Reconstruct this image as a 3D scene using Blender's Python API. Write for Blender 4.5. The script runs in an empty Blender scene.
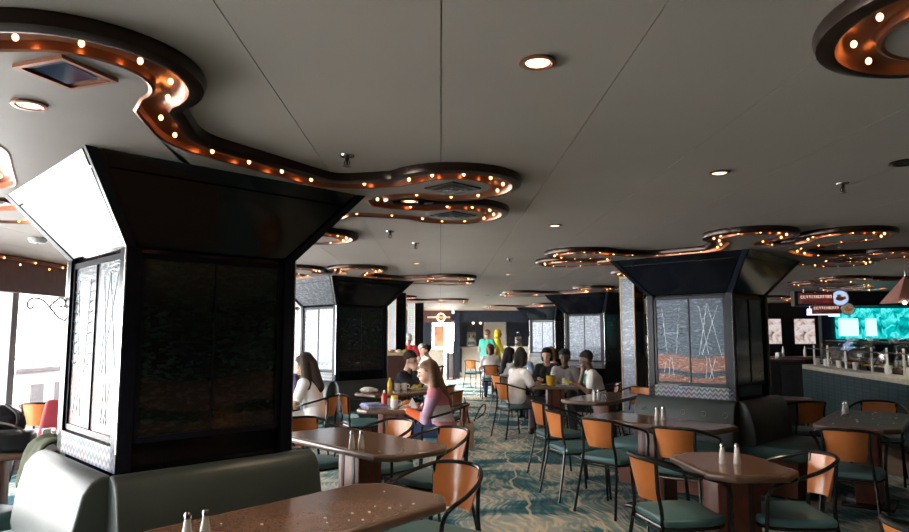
import bpy, bmesh, math, random
import numpy as np
from mathutils import Vector, Matrix
random.seed(7)
PI = math.pi
C = bpy.context.scene.collection
R = math.radians
ZC = 2.35          # ceiling height

# ------------------------------------------------------------------ mesh helper
class MB:
    def __init__(s): s.v = []; s.f = []; s.mi = []; s.m = Matrix.Identity(4)
    def add(s, vs, fs, mi=0):
        o = len(s.v)
        s.v += [tuple(s.m @ Vector(v)) for v in vs]
        s.f += [tuple(i + o for i in f) for f in fs]; s.mi += [mi] * len(fs); return s
    def box(s, x0, x1, y0, y1, z0, z1, mi=0):
        return s.add([(x0,y0,z0),(x1,y0,z0),(x1,y1,z0),(x0,y1,z0),(x0,y0,z1),(x1,y0,z1),(x1,y1,z1),(x0,y1,z1)],
                     [(0,3,2,1),(4,5,6,7),(0,1,5,4),(1,2,6,5),(2,3,7,6),(3,0,4,7)], mi)
    def prism(s, poly, z0, z1, mi=0):
        n = len(poly)
        return s.add([(x,y,z0) for x,y in poly] + [(x,y,z1) for x,y in poly],
                     [tuple(range(n-1,-1,-1)), tuple(range(n,2*n))] + [(i,(i+1)%n,n+(i+1)%n,n+i) for i in range(n)], mi)
    def lathe(s, prof, n=16, mi=0, cx=0, cy=0):
        vs = []; fs = []
        for r, z in prof:
            for k in range(n): vs.append((cx + r*math.cos(2*PI*k/n), cy + r*math.sin(2*PI*k/n), z))
        for i in range(len(prof)-1):
            for k in range(n):
                a = i*n+k; b = i*n+(k+1)%n; fs.append((a, b, b+n, a+n))
        fs.append(tuple(range(n-1,-1,-1))); m = (len(prof)-1)*n; fs.append(tuple(range(m, m+n)))
        return s.add(vs, fs, mi)
    def tube(s, pts, r, n=8, closed=False, mi=0):
        P = [Vector(p) for p in pts]; m = len(P); rs = r if isinstance(r, (list, tuple)) else [r]*m
        T = []
        for i in range(m):
            a = P[i-1] if (i > 0 or closed) else P[i]; b = P[(i+1) % m] if (i < m-1 or closed) else P[i]
            T.append((b-a).normalized())
        u = T[0].orthogonal().normalized(); vs = []; fs = []
        for i in range(m):
            u = (u - T[i]*u.dot(T[i])).normalized(); w = T[i].cross(u)
            for k in range(n):
                a = 2*PI*k/n; vs.append(tuple(P[i] + (u*math.cos(a) + w*math.sin(a))*rs[i]))
        for i in range(m if closed else m-1):
            for k in range(n):
                j = (i+1) % m; fs.append((i*n+k, i*n+(k+1)%n, j*n+(k+1)%n, j*n+k))
        if not closed:
            fs.append(tuple(range(n-1,-1,-1))); fs.append(tuple(range((m-1)*n, m*n)))
        return s.add(vs, fs, mi)
    def sphere(s, c, r, n=12, m=8, sc=(1,1,1), mi=0):
        vs = []; fs = []
        for i in range(m+1):
            t = PI*i/m
            for k in range(n):
                a = 2*PI*k/n; vs.append((c[0]+r*sc[0]*math.sin(t)*math.cos(a), c[1]+r*sc[1]*math.sin(t)*math.sin(a), c[2]-r*sc[2]*math.cos(t)))
        for i in range(m):
            for k in range(n): fs.append((i*n+k, i*n+(k+1)%n, (i+1)*n+(k+1)%n, (i+1)*n+k))
        return s.add(vs, fs, mi)
    def mesh(s, name, mats, smooth=False, bevel=0, seg=2):
        me = bpy.data.meshes.new(name); me.from_pydata(s.v, [], s.f)
        for m in (mats if isinstance(mats, (list, tuple)) else [mats]): me.materials.append(m)
        me.polygons.foreach_set('material_index', s.mi)
        bm = bmesh.new(); bm.from_mesh(me)
        bmesh.ops.remove_doubles(bm, verts=bm.verts, dist=1e-5)
        bmesh.ops.recalc_face_normals(bm, faces=bm.faces)
        if bevel:
            es = [e for e in bm.edges if len(e.link_faces) == 2 and e.calc_face_angle(0) > 0.5]
            bmesh.ops.bevel(bm, geom=es, offset=bevel, segments=seg, profile=0.5, affect='EDGES', clamp_overlap=True)
        if smooth or bevel:
            for f in bm.faces: f.smooth = True
            for e in bm.edges:
                if len(e.link_faces) == 2 and e.calc_face_angle(0) > R(40): e.smooth = False
        bm.to_mesh(me); bm.free(); return me
    def build(s, name, mats, parent=None, **k):
        return link(name, s.mesh(name, mats, **k), parent)

def link(name, me, parent=None):
    o = bpy.data.objects.new(name, me); C.objects.link(o)
    if parent is not None: o.parent = parent
    return o
def tag(o, label, cat, group=None):
    o['label'] = label; o['category'] = cat
    if group: o['group'] = group
    return o
def thing(name, label, cat, loc=(0,0,0), rz=0, group=None):
    o = bpy.data.objects.new(name, None); C.objects.link(o); o.empty_display_size = .1
    o.location = loc; o.rotation_euler = (0,0,rz); return tag(o, label, cat, group)
def struct(o): o['kind'] = 'structure'; return o
def dup(root, loc, rz, label, group=None):
    r = root.copy(); C.objects.link(r); r.location = loc; r.rotation_euler = (0,0,rz); r['label'] = label
    if group: r['group'] = group
    def kids(a, b):
        for ch in list(a.children):
            c = ch.copy(); C.objects.link(c); c.parent = b; kids(ch, c)
    kids(root, r); return r
def arc(cx, cy, r, a0, a1, n): return [(cx + r*math.cos(R(a0+(a1-a0)*i/n)), cy + r*math.sin(R(a0+(a1-a0)*i/n))) for i in range(n+1)]
def spline(pts, n=6):
    P = [Vector(p) for p in pts]; out = []
    for i in range(len(P)-1):
        p0 = P[max(i-1,0)]; p1 = P[i]; p2 = P[i+1]; p3 = P[min(i+2,len(P)-1)]
        for k in range(n):
            t = k/n
            out.append(0.5*((2*p1)+(p2-p0)*t+(2*p0-5*p1+4*p2-p3)*t*t+(-p0+3*p1-3*p2+p3)*t**3))
    out.append(P[-1]); return [tuple(p) for p in out]

# ------------------------------------------------------------------ materials
def nodes(name):
    m = bpy.data.materials.new(name); m.use_nodes = True; t = m.node_tree; t.nodes.clear()
    out = t.nodes.new('ShaderNodeOutputMaterial'); return m, t, out
def N(t, typ, **k):
    n = t.nodes.new('ShaderNode' + typ)
    for a, b in k.items():
        if a.startswith('i_'):
            key = a[2:]; key = int(key) if key.isdigit() else key.replace('_', ' ')
            n.inputs[key].default_value = b
        else: setattr(n, a, b)
    return n
def ramp(t, stops, interp='LINEAR'):
    n = t.nodes.new('ShaderNodeValToRGB'); cr = n.color_ramp; cr.interpolation = interp
    while len(cr.elements) < len(stops): cr.elements.new(0.5)
    for e, (p, c) in zip(cr.elements, stops): e.position = p; e.color = (*c, 1)
    return n
def mat(name, col, rough=.5, metal=0, var=.12, scale=12, coat=0, bump=0, bscale=60, spec=.5):
    m, t, out = nodes(name); L = t.links.new
    b = N(t, 'BsdfPrincipled'); b.inputs['Roughness'].default_value = rough; b.inputs['Metallic'].default_value = metal
    b.inputs['Coat Weight'].default_value = coat; b.inputs['Coat Roughness'].default_value = .08; b.inputs['Specular IOR Level'].default_value = spec
    tc = N(t, 'TexCoord'); nz = N(t, 'TexNoise', i_Scale=scale, i_Detail=3.0); L(tc.outputs['Object'], nz.inputs['Vector'])
    rp = ramp(t, [(.3, tuple(c*(1-var) for c in col)), (.7, tuple(min(1,c*(1+var)) for c in col))]); L(nz.outputs['Fac'], rp.inputs[0])
    L(rp.outputs[0], b.inputs['Base Color'])
    if bump:
        n2 = N(t, 'TexNoise', i_Scale=bscale, i_Detail=2.0); L(tc.outputs['Object'], n2.inputs['Vector'])
        bp = N(t, 'Bump', i_Strength=bump, i_Distance=.01); L(n2.outputs['Fac'], bp.inputs['Height']); L(bp.outputs[0], b.inputs['Normal'])
    L(b.outputs[0], out.inputs[0]); return m
def emit(name, col, s):
    m, t, out = nodes(name); e = N(t, 'Emission'); e.inputs[0].default_value = (*col,1); e.inputs[1].default_value = s
    t.links.new(e.outputs[0], out.inputs[0]); return m
def glass(name, tint=(1,1,1), refl=.06):
    m, t, out = nodes(name); L = t.links.new
    a = N(t, 'BsdfTransparent'); a.inputs[0].default_value = (*tint,1); g = N(t, 'BsdfGlossy'); g.inputs['Roughness'].default_value = .02
    mx = N(t, 'MixShader'); mx.inputs[0].default_value = refl; L(a.outputs[0], mx.inputs[1]); L(g.outputs[0], mx.inputs[2]); L(mx.outputs[0], out.inputs[0]); return m

M = {}
M['ceiling'] = mat('ceiling paint', (.42,.372,.333), .55, var=.05, scale=1.2)
M['soffit'] = mat('soffit panel paint', (.34,.295,.27), .5, var=.06, scale=2)
M['ceilback'] = mat('dark gap', (.12,.12,.12), .9)
M['copper'] = mat('copper sheet', (.40,.17,.10), .3, .85, var=.2, scale=6)
M['rim'] = mat('dark bronze rim', (.045,.026,.02), .28, .6, var=.2)
M['bulb'] = emit('warm bulb', (1.0,.40,.12), 4.5)
M['lampdisc'] = emit('warm downlight glow', (1.0,.72,.42), 2.2)
M['lacquer'] = mat('black lacquer', (.005,.006,.009), .10, var=.3, scale=3, coat=.0, spec=.28)
M['navytrim'] = mat('dark navy trim', (.010,.012,.020), .3, .0, var=.2, spec=.12)
M['steel'] = mat('brushed steel', (.62,.62,.62), .25, 1, var=.08)
M['white'] = mat('white enamel', (.75,.75,.74), .35, var=.04)
M['blacktube'] = mat('black painted steel tube', (.012,.013,.015), .22, .0, var=.2)
M['ply'] = mat('orange stained plywood', (.62,.20,.05), .33, var=.18, scale=5, coat=.3)
M['seat'] = mat('teal vinyl', (.10,.225,.245), .38, var=.15, scale=8, bump=.1)
M['bench'] = mat('grey green vinyl', (.055,.070,.068), .42, var=.12, scale=5, bump=.06, bscale=30)
M['benchseat'] = mat('teal bench vinyl', (.085,.20,.215), .42, var=.12, scale=6)
M['mahog'] = mat('red brown wood veneer', (.19,.062,.035), .45, var=.3, scale=9, coat=.03)
M['darkwood'] = mat('dark wood', (.05,.02,.014), .3, var=.3, scale=9, coat=.3)
M['burg'] = mat('burgundy valance paint', (.10,.035,.033), .55, var=.15)
M['post'] = mat('grey window post', (.28,.26,.28), .4, var=.06)
M['blackstuff'] = mat('black plastic', (.01,.01,.012), .4)
M['darkwall'] = mat('dark wall laminate', (.012,.014,.02), .35, var=.3)
M['navywall'] = mat('navy wall laminate', (.02,.028,.045), .3, var=.3)
M['glass'] = glass('window glass')
M['gglass'] = glass('sneeze guard glass', (.93,.97,.96), .1)
M['cream'] = mat('cream paint', (.70,.64,.54), .5)
M['brownfloor'] = mat('tan floor tile', (.22,.145,.095), .4, var=.2, scale=3)
M['beigetile'] = mat('beige floor tile', (.62,.52,.42), .5, var=.1, scale=2)
M['rednight'] = mat('red sign board', (.22,.025,.025), .4)
M['signink'] = emit('lit cream sign lettering', (.9,.62,.5), .55)
M['signblue'] = emit('lit pale blue sign', (.50,.66,.95), .42)
M['fishbrown'] = mat('orange brown emblem', (.75,.26,.07), .5)
M['blueglow'] = emit('blue white lit edge', (.45,.60,1.0), 1.6)
M['neon'] = emit('yellow neon ring', (1.0,.75,.3), 3)
M['salt'] = mat('white porcelain', (.72,.70,.66), .2, var=.03)
M['yellow'] = mat('yellow plastic', (.80,.52,.04), .35)
M['ketchup'] = mat('red plastic', (.50,.03,.02), .35)
M['juice'] = mat('orange juice', (.85,.40,.02), .2)
M['paper'] = mat('white paper', (.75,.74,.72), .7)
M['newsblue'] = mat('blue printed paper', (.22,.26,.42), .7, var=.5, scale=25)
M['food'] = mat('fried food', (.45,.18,.05), .6, var=.4, scale=40)
M['salad'] = mat('egg and salad', (.60,.48,.08), .6, var=.4, scale=40)
M['tray'] = mat('black tray', (.012,.012,.014), .3)
M['tan'] = mat('tan leather', (.48,.33,.20), .5)
M['redfab'] = mat('red upholstery', (.30,.018,.035), .7)
M['olive'] = mat('olive jacket cloth', (.10,.11,.07), .85, var=.3, scale=9, bump=.4, bscale=14)
M['darkcloth'] = mat('dark patterned cloth', (.02,.022,.035), .8, var=.7, scale=30)
M['deck'] = mat('pale deck', (.38,.38,.37), .7)
M['seawater'] = mat('sea water', (.20,.42,.46), .35, var=.2, scale=.05)
M['aqua'] = None

def carpet():
    m, t, out = nodes('swirled teal carpet'); L = t.links.new
    b = N(t, 'BsdfPrincipled'); b.inputs['Roughness'].default_value = .95; b.inputs['Specular IOR Level'].default_value = .15
    tc = N(t, 'TexCoord')
    m1 = N(t, 'Mapping'); m1.inputs['Scale'].default_value = (.75,1.25,1); L(tc.outputs['Object'], m1.inputs[0])
    n1 = N(t, 'TexNoise', i_Scale=1.2, i_Detail=3.0, i_Roughness=.55, i_Distortion=.5); L(m1.outputs[0], n1.inputs['Vector'])
    r1 = ramp(t, [(.38,(.02,.10,.145)), (.47,(.06,.21,.25)), (.54,(.28,.38,.38)), (.66,(.50,.52,.48))]); L(n1.outputs['Fac'], r1.inputs[0])
    # feathery strokes that fan out of the pale patches
    nd = N(t, 'TexNoise', i_Scale=1.4, i_Detail=1.0); L(tc.outputs['Object'], nd.inputs['Vector'])
    vm = N(t, 'VectorMath', operation='SCALE'); vm.inputs['Scale'].default_value = .55; L(nd.outputs['Color'], vm.inputs[0])
    va = N(t, 'VectorMath', operation='ADD'); L(tc.outputs['Object'], va.inputs[0]); L(vm.outputs[0], va.inputs[1])
    mp = N(t, 'Mapping'); mp.inputs['Rotation'].default_value = (0,0,R(25)); mp.inputs['Scale'].default_value = (30,4.2,1); L(va.outputs[0], mp.inputs[0])
    n2 = N(t, 'TexNoise', i_Scale=1.0, i_Detail=3.0); L(mp.outputs[0], n2.inputs['Vector'])
    r2 = ramp(t, [(.46,(0,0,0)), (.60,(1,1,1))]); L(n2.outputs['Fac'], r2.inputs[0])
    g2 = ramp(t, [(.42,(.10,.10,.10)), (.54,(1,1,1))]); L(n1.outputs['Fac'], g2.inputs[0])
    mu = N(t, 'Math', operation='MULTIPLY'); L(r2.outputs[0], mu.inputs[0]); L(g2.outputs[0], mu.inputs[1])
    mh = N(t, 'Math', operation='MULTIPLY'); mh.inputs[1].default_value = .8; L(mu.outputs[0], mh.inputs[0])
    mx = N(t, 'MixRGB', blend_type='MIX'); mx.inputs[2].default_value = (.80,.70,.54,1); L(mh.outputs[0], mx.inputs[0]); L(r1.outputs[0], mx.inputs[1])
    # meandering cream threads
    w = N(t, 'TexWave', wave_type='BANDS', bands_direction='X', i_Scale=.75, i_Distortion=5.0, i_Detail=2.0, i_Detail_Scale=1.6); L(tc.outputs['Object'], w.inputs['Vector'])
    r3 = ramp(t, [(.984,(0,0,0)), (.996,(1,1,1))]); L(w.outputs['Color'], r3.inputs[0])
    mx2 = N(t, 'MixRGB'); mx2.inputs[2].default_value = (.80,.70,.54,1)
    mu2 = N(t, 'Math', operation='MULTIPLY'); mu2.inputs[1].default_value = .7; L(r3.outputs[0], mu2.inputs[0]); L(mu2.outputs[0], mx2.inputs[0]); L(mx.outputs[0], mx2.inputs[1])
    L(mx2.outputs[0], b.inputs['Base Color'])
    n4 = N(t, 'TexNoise', i_Scale=180.0); L(tc.outputs['Object'], n4.inputs['Vector'])
    bp = N(t, 'Bump', i_Strength=.3, i_Distance=.01); L(n4.outputs['Fac'], bp.inputs['Height']); L(bp.outputs[0], b.inputs['Normal'])
    L(b.outputs[0], out.inputs[0]); return m
M['carpet'] = carpet(); M['paleline'] = mat('pale etched line', (.30,.33,.36), .4, .8); M['buttonring'] = mat('pale stitched ring', (.22,.24,.22), .6)

def tabletop_mat(name, dark, light, rough):
    m, t, out = nodes(name); L = t.links.new
    b = N(t, 'BsdfPrincipled'); b.inputs['Roughness'].default_value = rough; b.inputs['Coat Weight'].default_value = .2 if rough < .3 else 0; b.inputs['Coat Roughness'].default_value = .1
    tc = N(t, 'TexCoord'); n1 = N(t, 'TexNoise', i_Scale=90.0, i_Detail=2.0); L(tc.outputs['Object'], n1.inputs['Vector'])
    n0 = N(t, 'TexNoise', i_Scale=3.0); L(tc.outputs['Object'], n0.inputs['Vector'])
    ad = N(t, 'Math', operation='ADD'); L(n1.outputs['Fac'], ad.inputs[0]); L(n0.outputs['Fac'], ad.inputs[1])
    hf = N(t, 'Math', operation='MULTIPLY'); hf.inputs[1].default_value = .5; L(ad.outputs[0], hf.inputs[0])
    r = ramp(t, [(.35,dark), (.62,light)]); L(hf.outputs[0], r.inputs[0]); L(r.outputs[0], b.inputs['Base Color']); L(b.outputs[0], out.inputs[0]); return m
M['top'] = tabletop_mat('brown stone laminate', (.15,.082,.056), (.25,.142,.098), .2)
M['topedge'] = mat('brown resin table edge', (.15,.085,.055), .3, coat=.3)
M['greytop'] = tabletop_mat('grey brown stone laminate', (.12,.11,.10), (.20,.185,.17), .5)

def etched(name, hi, lo, pink, metal, rough, bmp=.25):
    """metal panel etched with branching leaves, a clay coloured hill band and a leafy foot"""
    m, t, out = nodes(name); L = t.links.new
    b = N(t, 'BsdfPrincipled'); b.inputs['Metallic'].default_value = metal; b.inputs['Roughness'].default_value = rough
    tc = N(t, 'TexCoord'); sp = N(t, 'SeparateXYZ'); L(tc.outputs['Object'], sp.inputs[0])
    u = N(t, 'Math', operation='ADD'); L(sp.outputs[0], u.inputs[0]); L(sp.outputs[1], u.inputs[1])
    cb = N(t, 'CombineXYZ'); L(u.outputs[0], cb.inputs[0]); L(sp.outputs[2], cb.inputs[1])
    mp = N(t, 'Mapping'); mp.inputs['Scale'].default_value = (26,60,1); L(cb.outputs[0], mp.inputs[0])
    nd = N(t, 'TexNoise', i_Scale=5.0); L(cb.outputs[0], nd.inputs['Vector'])
    va = N(t, 'VectorMath', operation='ADD'); L(mp.outputs[0], va.inputs[0]); L(nd.outputs['Color'], va.inputs[1])
    vo = N(t, 'TexNoise', i_Scale=1.0, i_Detail=2.0, i_Roughness=.6); L(va.outputs[0], vo.inputs['Vector'])
    rl = ramp(t, [(.50,(0,0,0)), (.60,(1,1,1))]); L(vo.outputs['Fac'], rl.inputs[0])
    # band coordinate: height with a wavy offset
    wn = N(t, 'Math', operation='SINE'); ws = N(t, 'Math', operation='MULTIPLY'); ws.inputs[1].default_value = 9.0; L(u.outputs[0], ws.inputs[0]); L(ws.outputs[0], wn.inputs[0])
    wm = N(t, 'Math', operation='MULTIPLY'); wm.inputs[1].default_value = .018; L(wn.outputs[0], wm.inputs[0])
    zz = N(t, 'Math', operation='ADD'); L(sp.outputs[2], zz.inputs[0]); L(wm.outputs[0], zz.inputs[1])
    mr = N(t, 'MapRange'); mr.inputs['From Min'].default_value = .98; mr.inputs['From Max'].default_value = 2.35; L(zz.outputs[0], mr.inputs['Value'])
    k = lambda z: (z-.98)/(2.35-.98)
    rb = ramp(t, [(0,pink), (k(1.07),pink), (k(1.085),tuple(c*.7 for c in lo)), (k(1.125),tuple(c*.7 for c in lo)), (k(1.14),pink), (k(1.27),pink), (k(1.29),lo), (k(1.5),lo), (k(1.9),hi), (1,hi)]); L(mr.outputs[0], rb.inputs[0])
    dk = N(t, 'MixRGB', blend_type='MIX'); fm = N(t, 'Math', operation='MULTIPLY'); fm.inputs[1].default_value = .5; L(rl.outputs[0], fm.inputs[0]); L(fm.outputs[0], dk.inputs[0]); L(rb.outputs[0], dk.inputs[1])
    lt = N(t, 'MixRGB', blend_type='MULTIPLY'); lt.inputs[0].default_value = 1; lt.inputs[2].default_value = (3.2,3.2,3.2,1); L(rb.outputs[0], lt.inputs[1]); L(lt.outputs[0], dk.inputs[2])
    L(dk.outputs[0], b.inputs['Base Color'])
    bp = N(t, 'Bump', i_Strength=bmp, i_Distance=.004); L(rl.outputs[0], bp.inputs['Height']); L(bp.outputs[0], b.inputs['Normal'])
    L(b.outputs[0], out.inputs[0]); return m
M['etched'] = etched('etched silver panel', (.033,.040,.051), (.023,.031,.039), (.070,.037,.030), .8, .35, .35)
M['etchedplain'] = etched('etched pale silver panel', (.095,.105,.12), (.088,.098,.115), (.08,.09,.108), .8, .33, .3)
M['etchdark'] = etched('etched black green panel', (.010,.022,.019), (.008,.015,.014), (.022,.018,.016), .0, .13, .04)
def tilestrip():
    m, t, out = nodes('geometric tile strip'); L = t.links.new
    b = N(t, 'BsdfPrincipled'); b.inputs['Roughness'].default_value = .45; b.inputs['Specular IOR Level'].default_value = .2
    tc = N(t, 'TexCoord'); sp = N(t, 'SeparateXYZ'); L(tc.outputs['Object'], sp.inputs[0])
    u = N(t, 'Math', operation='ADD'); L(sp.outputs[0], u.inputs[0]); L(sp.outputs[1], u.inputs[1])
    cb = N(t, 'CombineXYZ'); L(u.outputs[0], cb.inputs[0]); L(sp.outputs[2], cb.inputs[1])
    mp = N(t, 'Mapping'); mp.inputs['Rotation'].default_value = (0,0,R(45)); L(cb.outputs[0], mp.inputs[0])
    pp = N(t, 'Math', operation='PINGPONG'); pp.inputs[1].default_value = .028; L(u.outputs[0], pp.inputs[0])
    az = N(t, 'Math', operation='ADD'); L(pp.outputs[0], az.inputs[0]); L(sp.outputs[2], az.inputs[1])
    ml = N(t, 'Math', operation='MULTIPLY'); ml.inputs[1].default_value = 22; L(az.outputs[0], ml.inputs[0])
    fr = N(t, 'Math', operation='FRACT'); L(ml.outputs[0], fr.inputs[0])
    ck = ramp(t, [(0,(.09,.12,.17)), (.38,(.09,.12,.17)), (.42,(.30,.32,.35)), (.8,(.30,.32,.35)), (.84,(.20,.14,.11))], 'CONSTANT'); L(fr.outputs[0], ck.inputs[0])
    nz = N(t, 'TexVoronoi', i_Scale=16.0); L(cb.outputs[0], nz.inputs['Vector'])
    mx = N(t, 'MixRGB', blend_type='SOFT_LIGHT'); mx.inputs[0].default_value = .28; L(ck.outputs[0], mx.inputs[1]); L(nz.outputs['Color'], mx.inputs[2])
    L(mx.outputs[0], b.inputs['Base Color']); L(b.outputs[0], out.inputs[0]); return m
M['tiles'] = tilestrip()
def tealtile():
    m, t, out = nodes('dark teal tiled counter front'); L = t.links.new
    b = N(t, 'BsdfPrincipled'); b.inputs['Roughness'].default_value = .3
    tc = N(t, 'TexCoord'); mp = N(t, 'Mapping'); mp.inputs['Rotation'].default_value = (R(90),0,0); L(tc.outputs['Object'], mp.inputs[0])
    br = N(t, 'TexBrick', i_Scale=9.0); br.offset = 0; br.inputs['Color1'].default_value = (.012,.055,.078,1); br.inputs['Color2'].default_value = (.02,.085,.115,1); br.inputs['Mortar'].default_value = (.006,.012,.016,1); br.inputs['Mortar Size'].default_value = .05; br.inputs['Brick Width'].default_value = .5; br.inputs['Row Height'].default_value = .5
    L(mp.outputs[0], br.inputs['Vector']); L(br.outputs[0], b.inputs['Base Color']); L(b.outputs[0], out.inputs[0]); return m
M['tealtile'] = tealtile()
def aqua(name, stops, s, scale):
    m, t, out = nodes(name); L = t.links.new; e = N(t, 'Emission'); e.inputs[1].default_value = s
    tc = N(t, 'TexCoord'); nz = N(t, 'TexNoise', i_Scale=scale, i_Detail=4.0, i_Distortion=1.0); L(tc.outputs['Object'], nz.inputs['Vector'])
    r = ramp(t, stops); L(nz.outputs['Fac'], r.inputs[0]); L(r.outputs[0], e.inputs[0]); L(e.outputs[0], out.inputs[0]); return m
M['aqua'] = aqua('backlit aqua glass art', [(.3,(.0,.09,.10)), (.48,(.0,.42,.42)), (.6,(.10,.75,.72)), (.75,(.01,.30,.30))], .6, 6)
M['aquawhite'] = emit('backlit pale aqua glass', (.45,.95,.92), .8)
M['foodphoto'] = aqua('backlit picture panel', [(.3,(.05,.05,.07)), (.45,(.55,.42,.36)), (.55,(.65,.60,.62)), (.68,(.30,.12,.08))], .5, 5)

# ------------------------------------------------------------------ room shell
XW, XR, YN, YF = -4.9, 12.5, -4.5, 27.0
struct(MB().box(XW-.1, XR, YN, YF, -.1, 0).build('floor', M['carpet']))
struct(MB().box(XW, 6.2, 21.3, YF, .0, .006).build('floor_beige_tile', M['beigetile']))
struct(MB().prism([(3.9,8.3),(4.9,7.2),(5.9,6.3),(8,6.3),(8,14.5),(4.4,12)], 0, .006).build('floor_tan_tile', M['brownfloor']))
cb = MB(); cb.m = Matrix.Rotation(R(1.2),4,'Z'); xs = [XW-1] + [.582*k for k in range(-8, 22)] + [XR+.8]
for a, b in zip(xs, xs[1:]): cb.box(a+.0018, b-.0018, YN-.5, YF+.5, ZC, ZC+.025)
cb.box(XW-1, XR+.8, YN-.5, YF+.5, ZC+.03, ZC+.06, 1)
struct(cb.build('ceiling', [M['ceiling'], M['ceilback']]))
struct(MB().box(XR, XR+.1, YN, YF, 0, ZC).build('wall_right', M['darkwall']))
struct(MB().box(XW, XR, YN-.1, YN, 0, ZC).build('wall_rear', M['darkwall']))
struct(MB().box(XW, -.92, YF, YF+.1, 0, ZC).box(.0, XR, YF, YF+.1, 0, ZC).box(-.92, .0, YF, YF+.1, 2.05, ZC).build('wall_back', M['navywall']))
# window wall: posts, sill, valance, glass bays
wb = MB(); wb.box(XW-.12, XW, YN, 14.0, 0, .22); wb.box(XW-.12, XW, 14.0, YF, 0, .3); wb.box(XW-.12, XW, YN, YF, 2.28, ZC); wb.box(XW-.12, XW, YN, .3, .2, ZC)  # solid unseen end towards the rear is added to cut window light
posts = [-4.5+1.4857*k for k in range(0, 22)]
posts = [y for y in posts if -.3 < y < 26.6]
for y in posts: wb.box(XW-.12, XW+.03, y-.055, y+.055, 0, ZC)
struct(wb.build('wall_window_side', M['post']))
struct(MB().box(XW+.03, XW+.16, YN, 13.0, 1.96, ZC-.002).build('trim_1', M['burg'], bevel=.006))
for i, (a, b) in enumerate(zip(posts, posts[1:])):
    struct(MB().box(XW-.075, XW-.065, a+.055, b-.055, .3 if a > 13 else .22, 2.28).build('window_%d' % (i+1), M['glass']))
# outside: deck, railing, sea
struct(MB().box(-8.2, XW-.12, -12, 40, -.12, -.02).build('ground_deck', M['deck']))
rl = thing('deck_railing', 'white ship deck railing beyond the windows', 'railing', (-7.9, 0, -.02))
for z in (.3, .55, .8): MB().tube([(0,-12,z),(0,40,z)], .014).build('rail_bar', M['white'], rl)
MB().box(-.06,.06,-12,40,1.06,1.12).build('handrail', M['white'], rl, bevel=.01)
for k in range(26): MB().tube([(0,-11.5+2*k,0),(0,-11.5+2*k,1.07)], .022).build('rail_post', M['white'], rl)
lk = thing('deck_locker', 'white locker standing on the outer deck behind the orange backed chair', 'locker', (-7.2, 11.6, -.02))
MB().box(-.35,.35,-1.1,1.1,0,.92).build('body', M['white'], lk, bevel=.03)
MB().box(-.38,.38,-1.14,1.14,.92,1.0).build('lid', M['post'], lk, bevel=.02)
for y in (-.55,.1): MB().box(.35,.37,y-.16,y+.16,.4,.72).build('vent', M['post'], lk)

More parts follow.
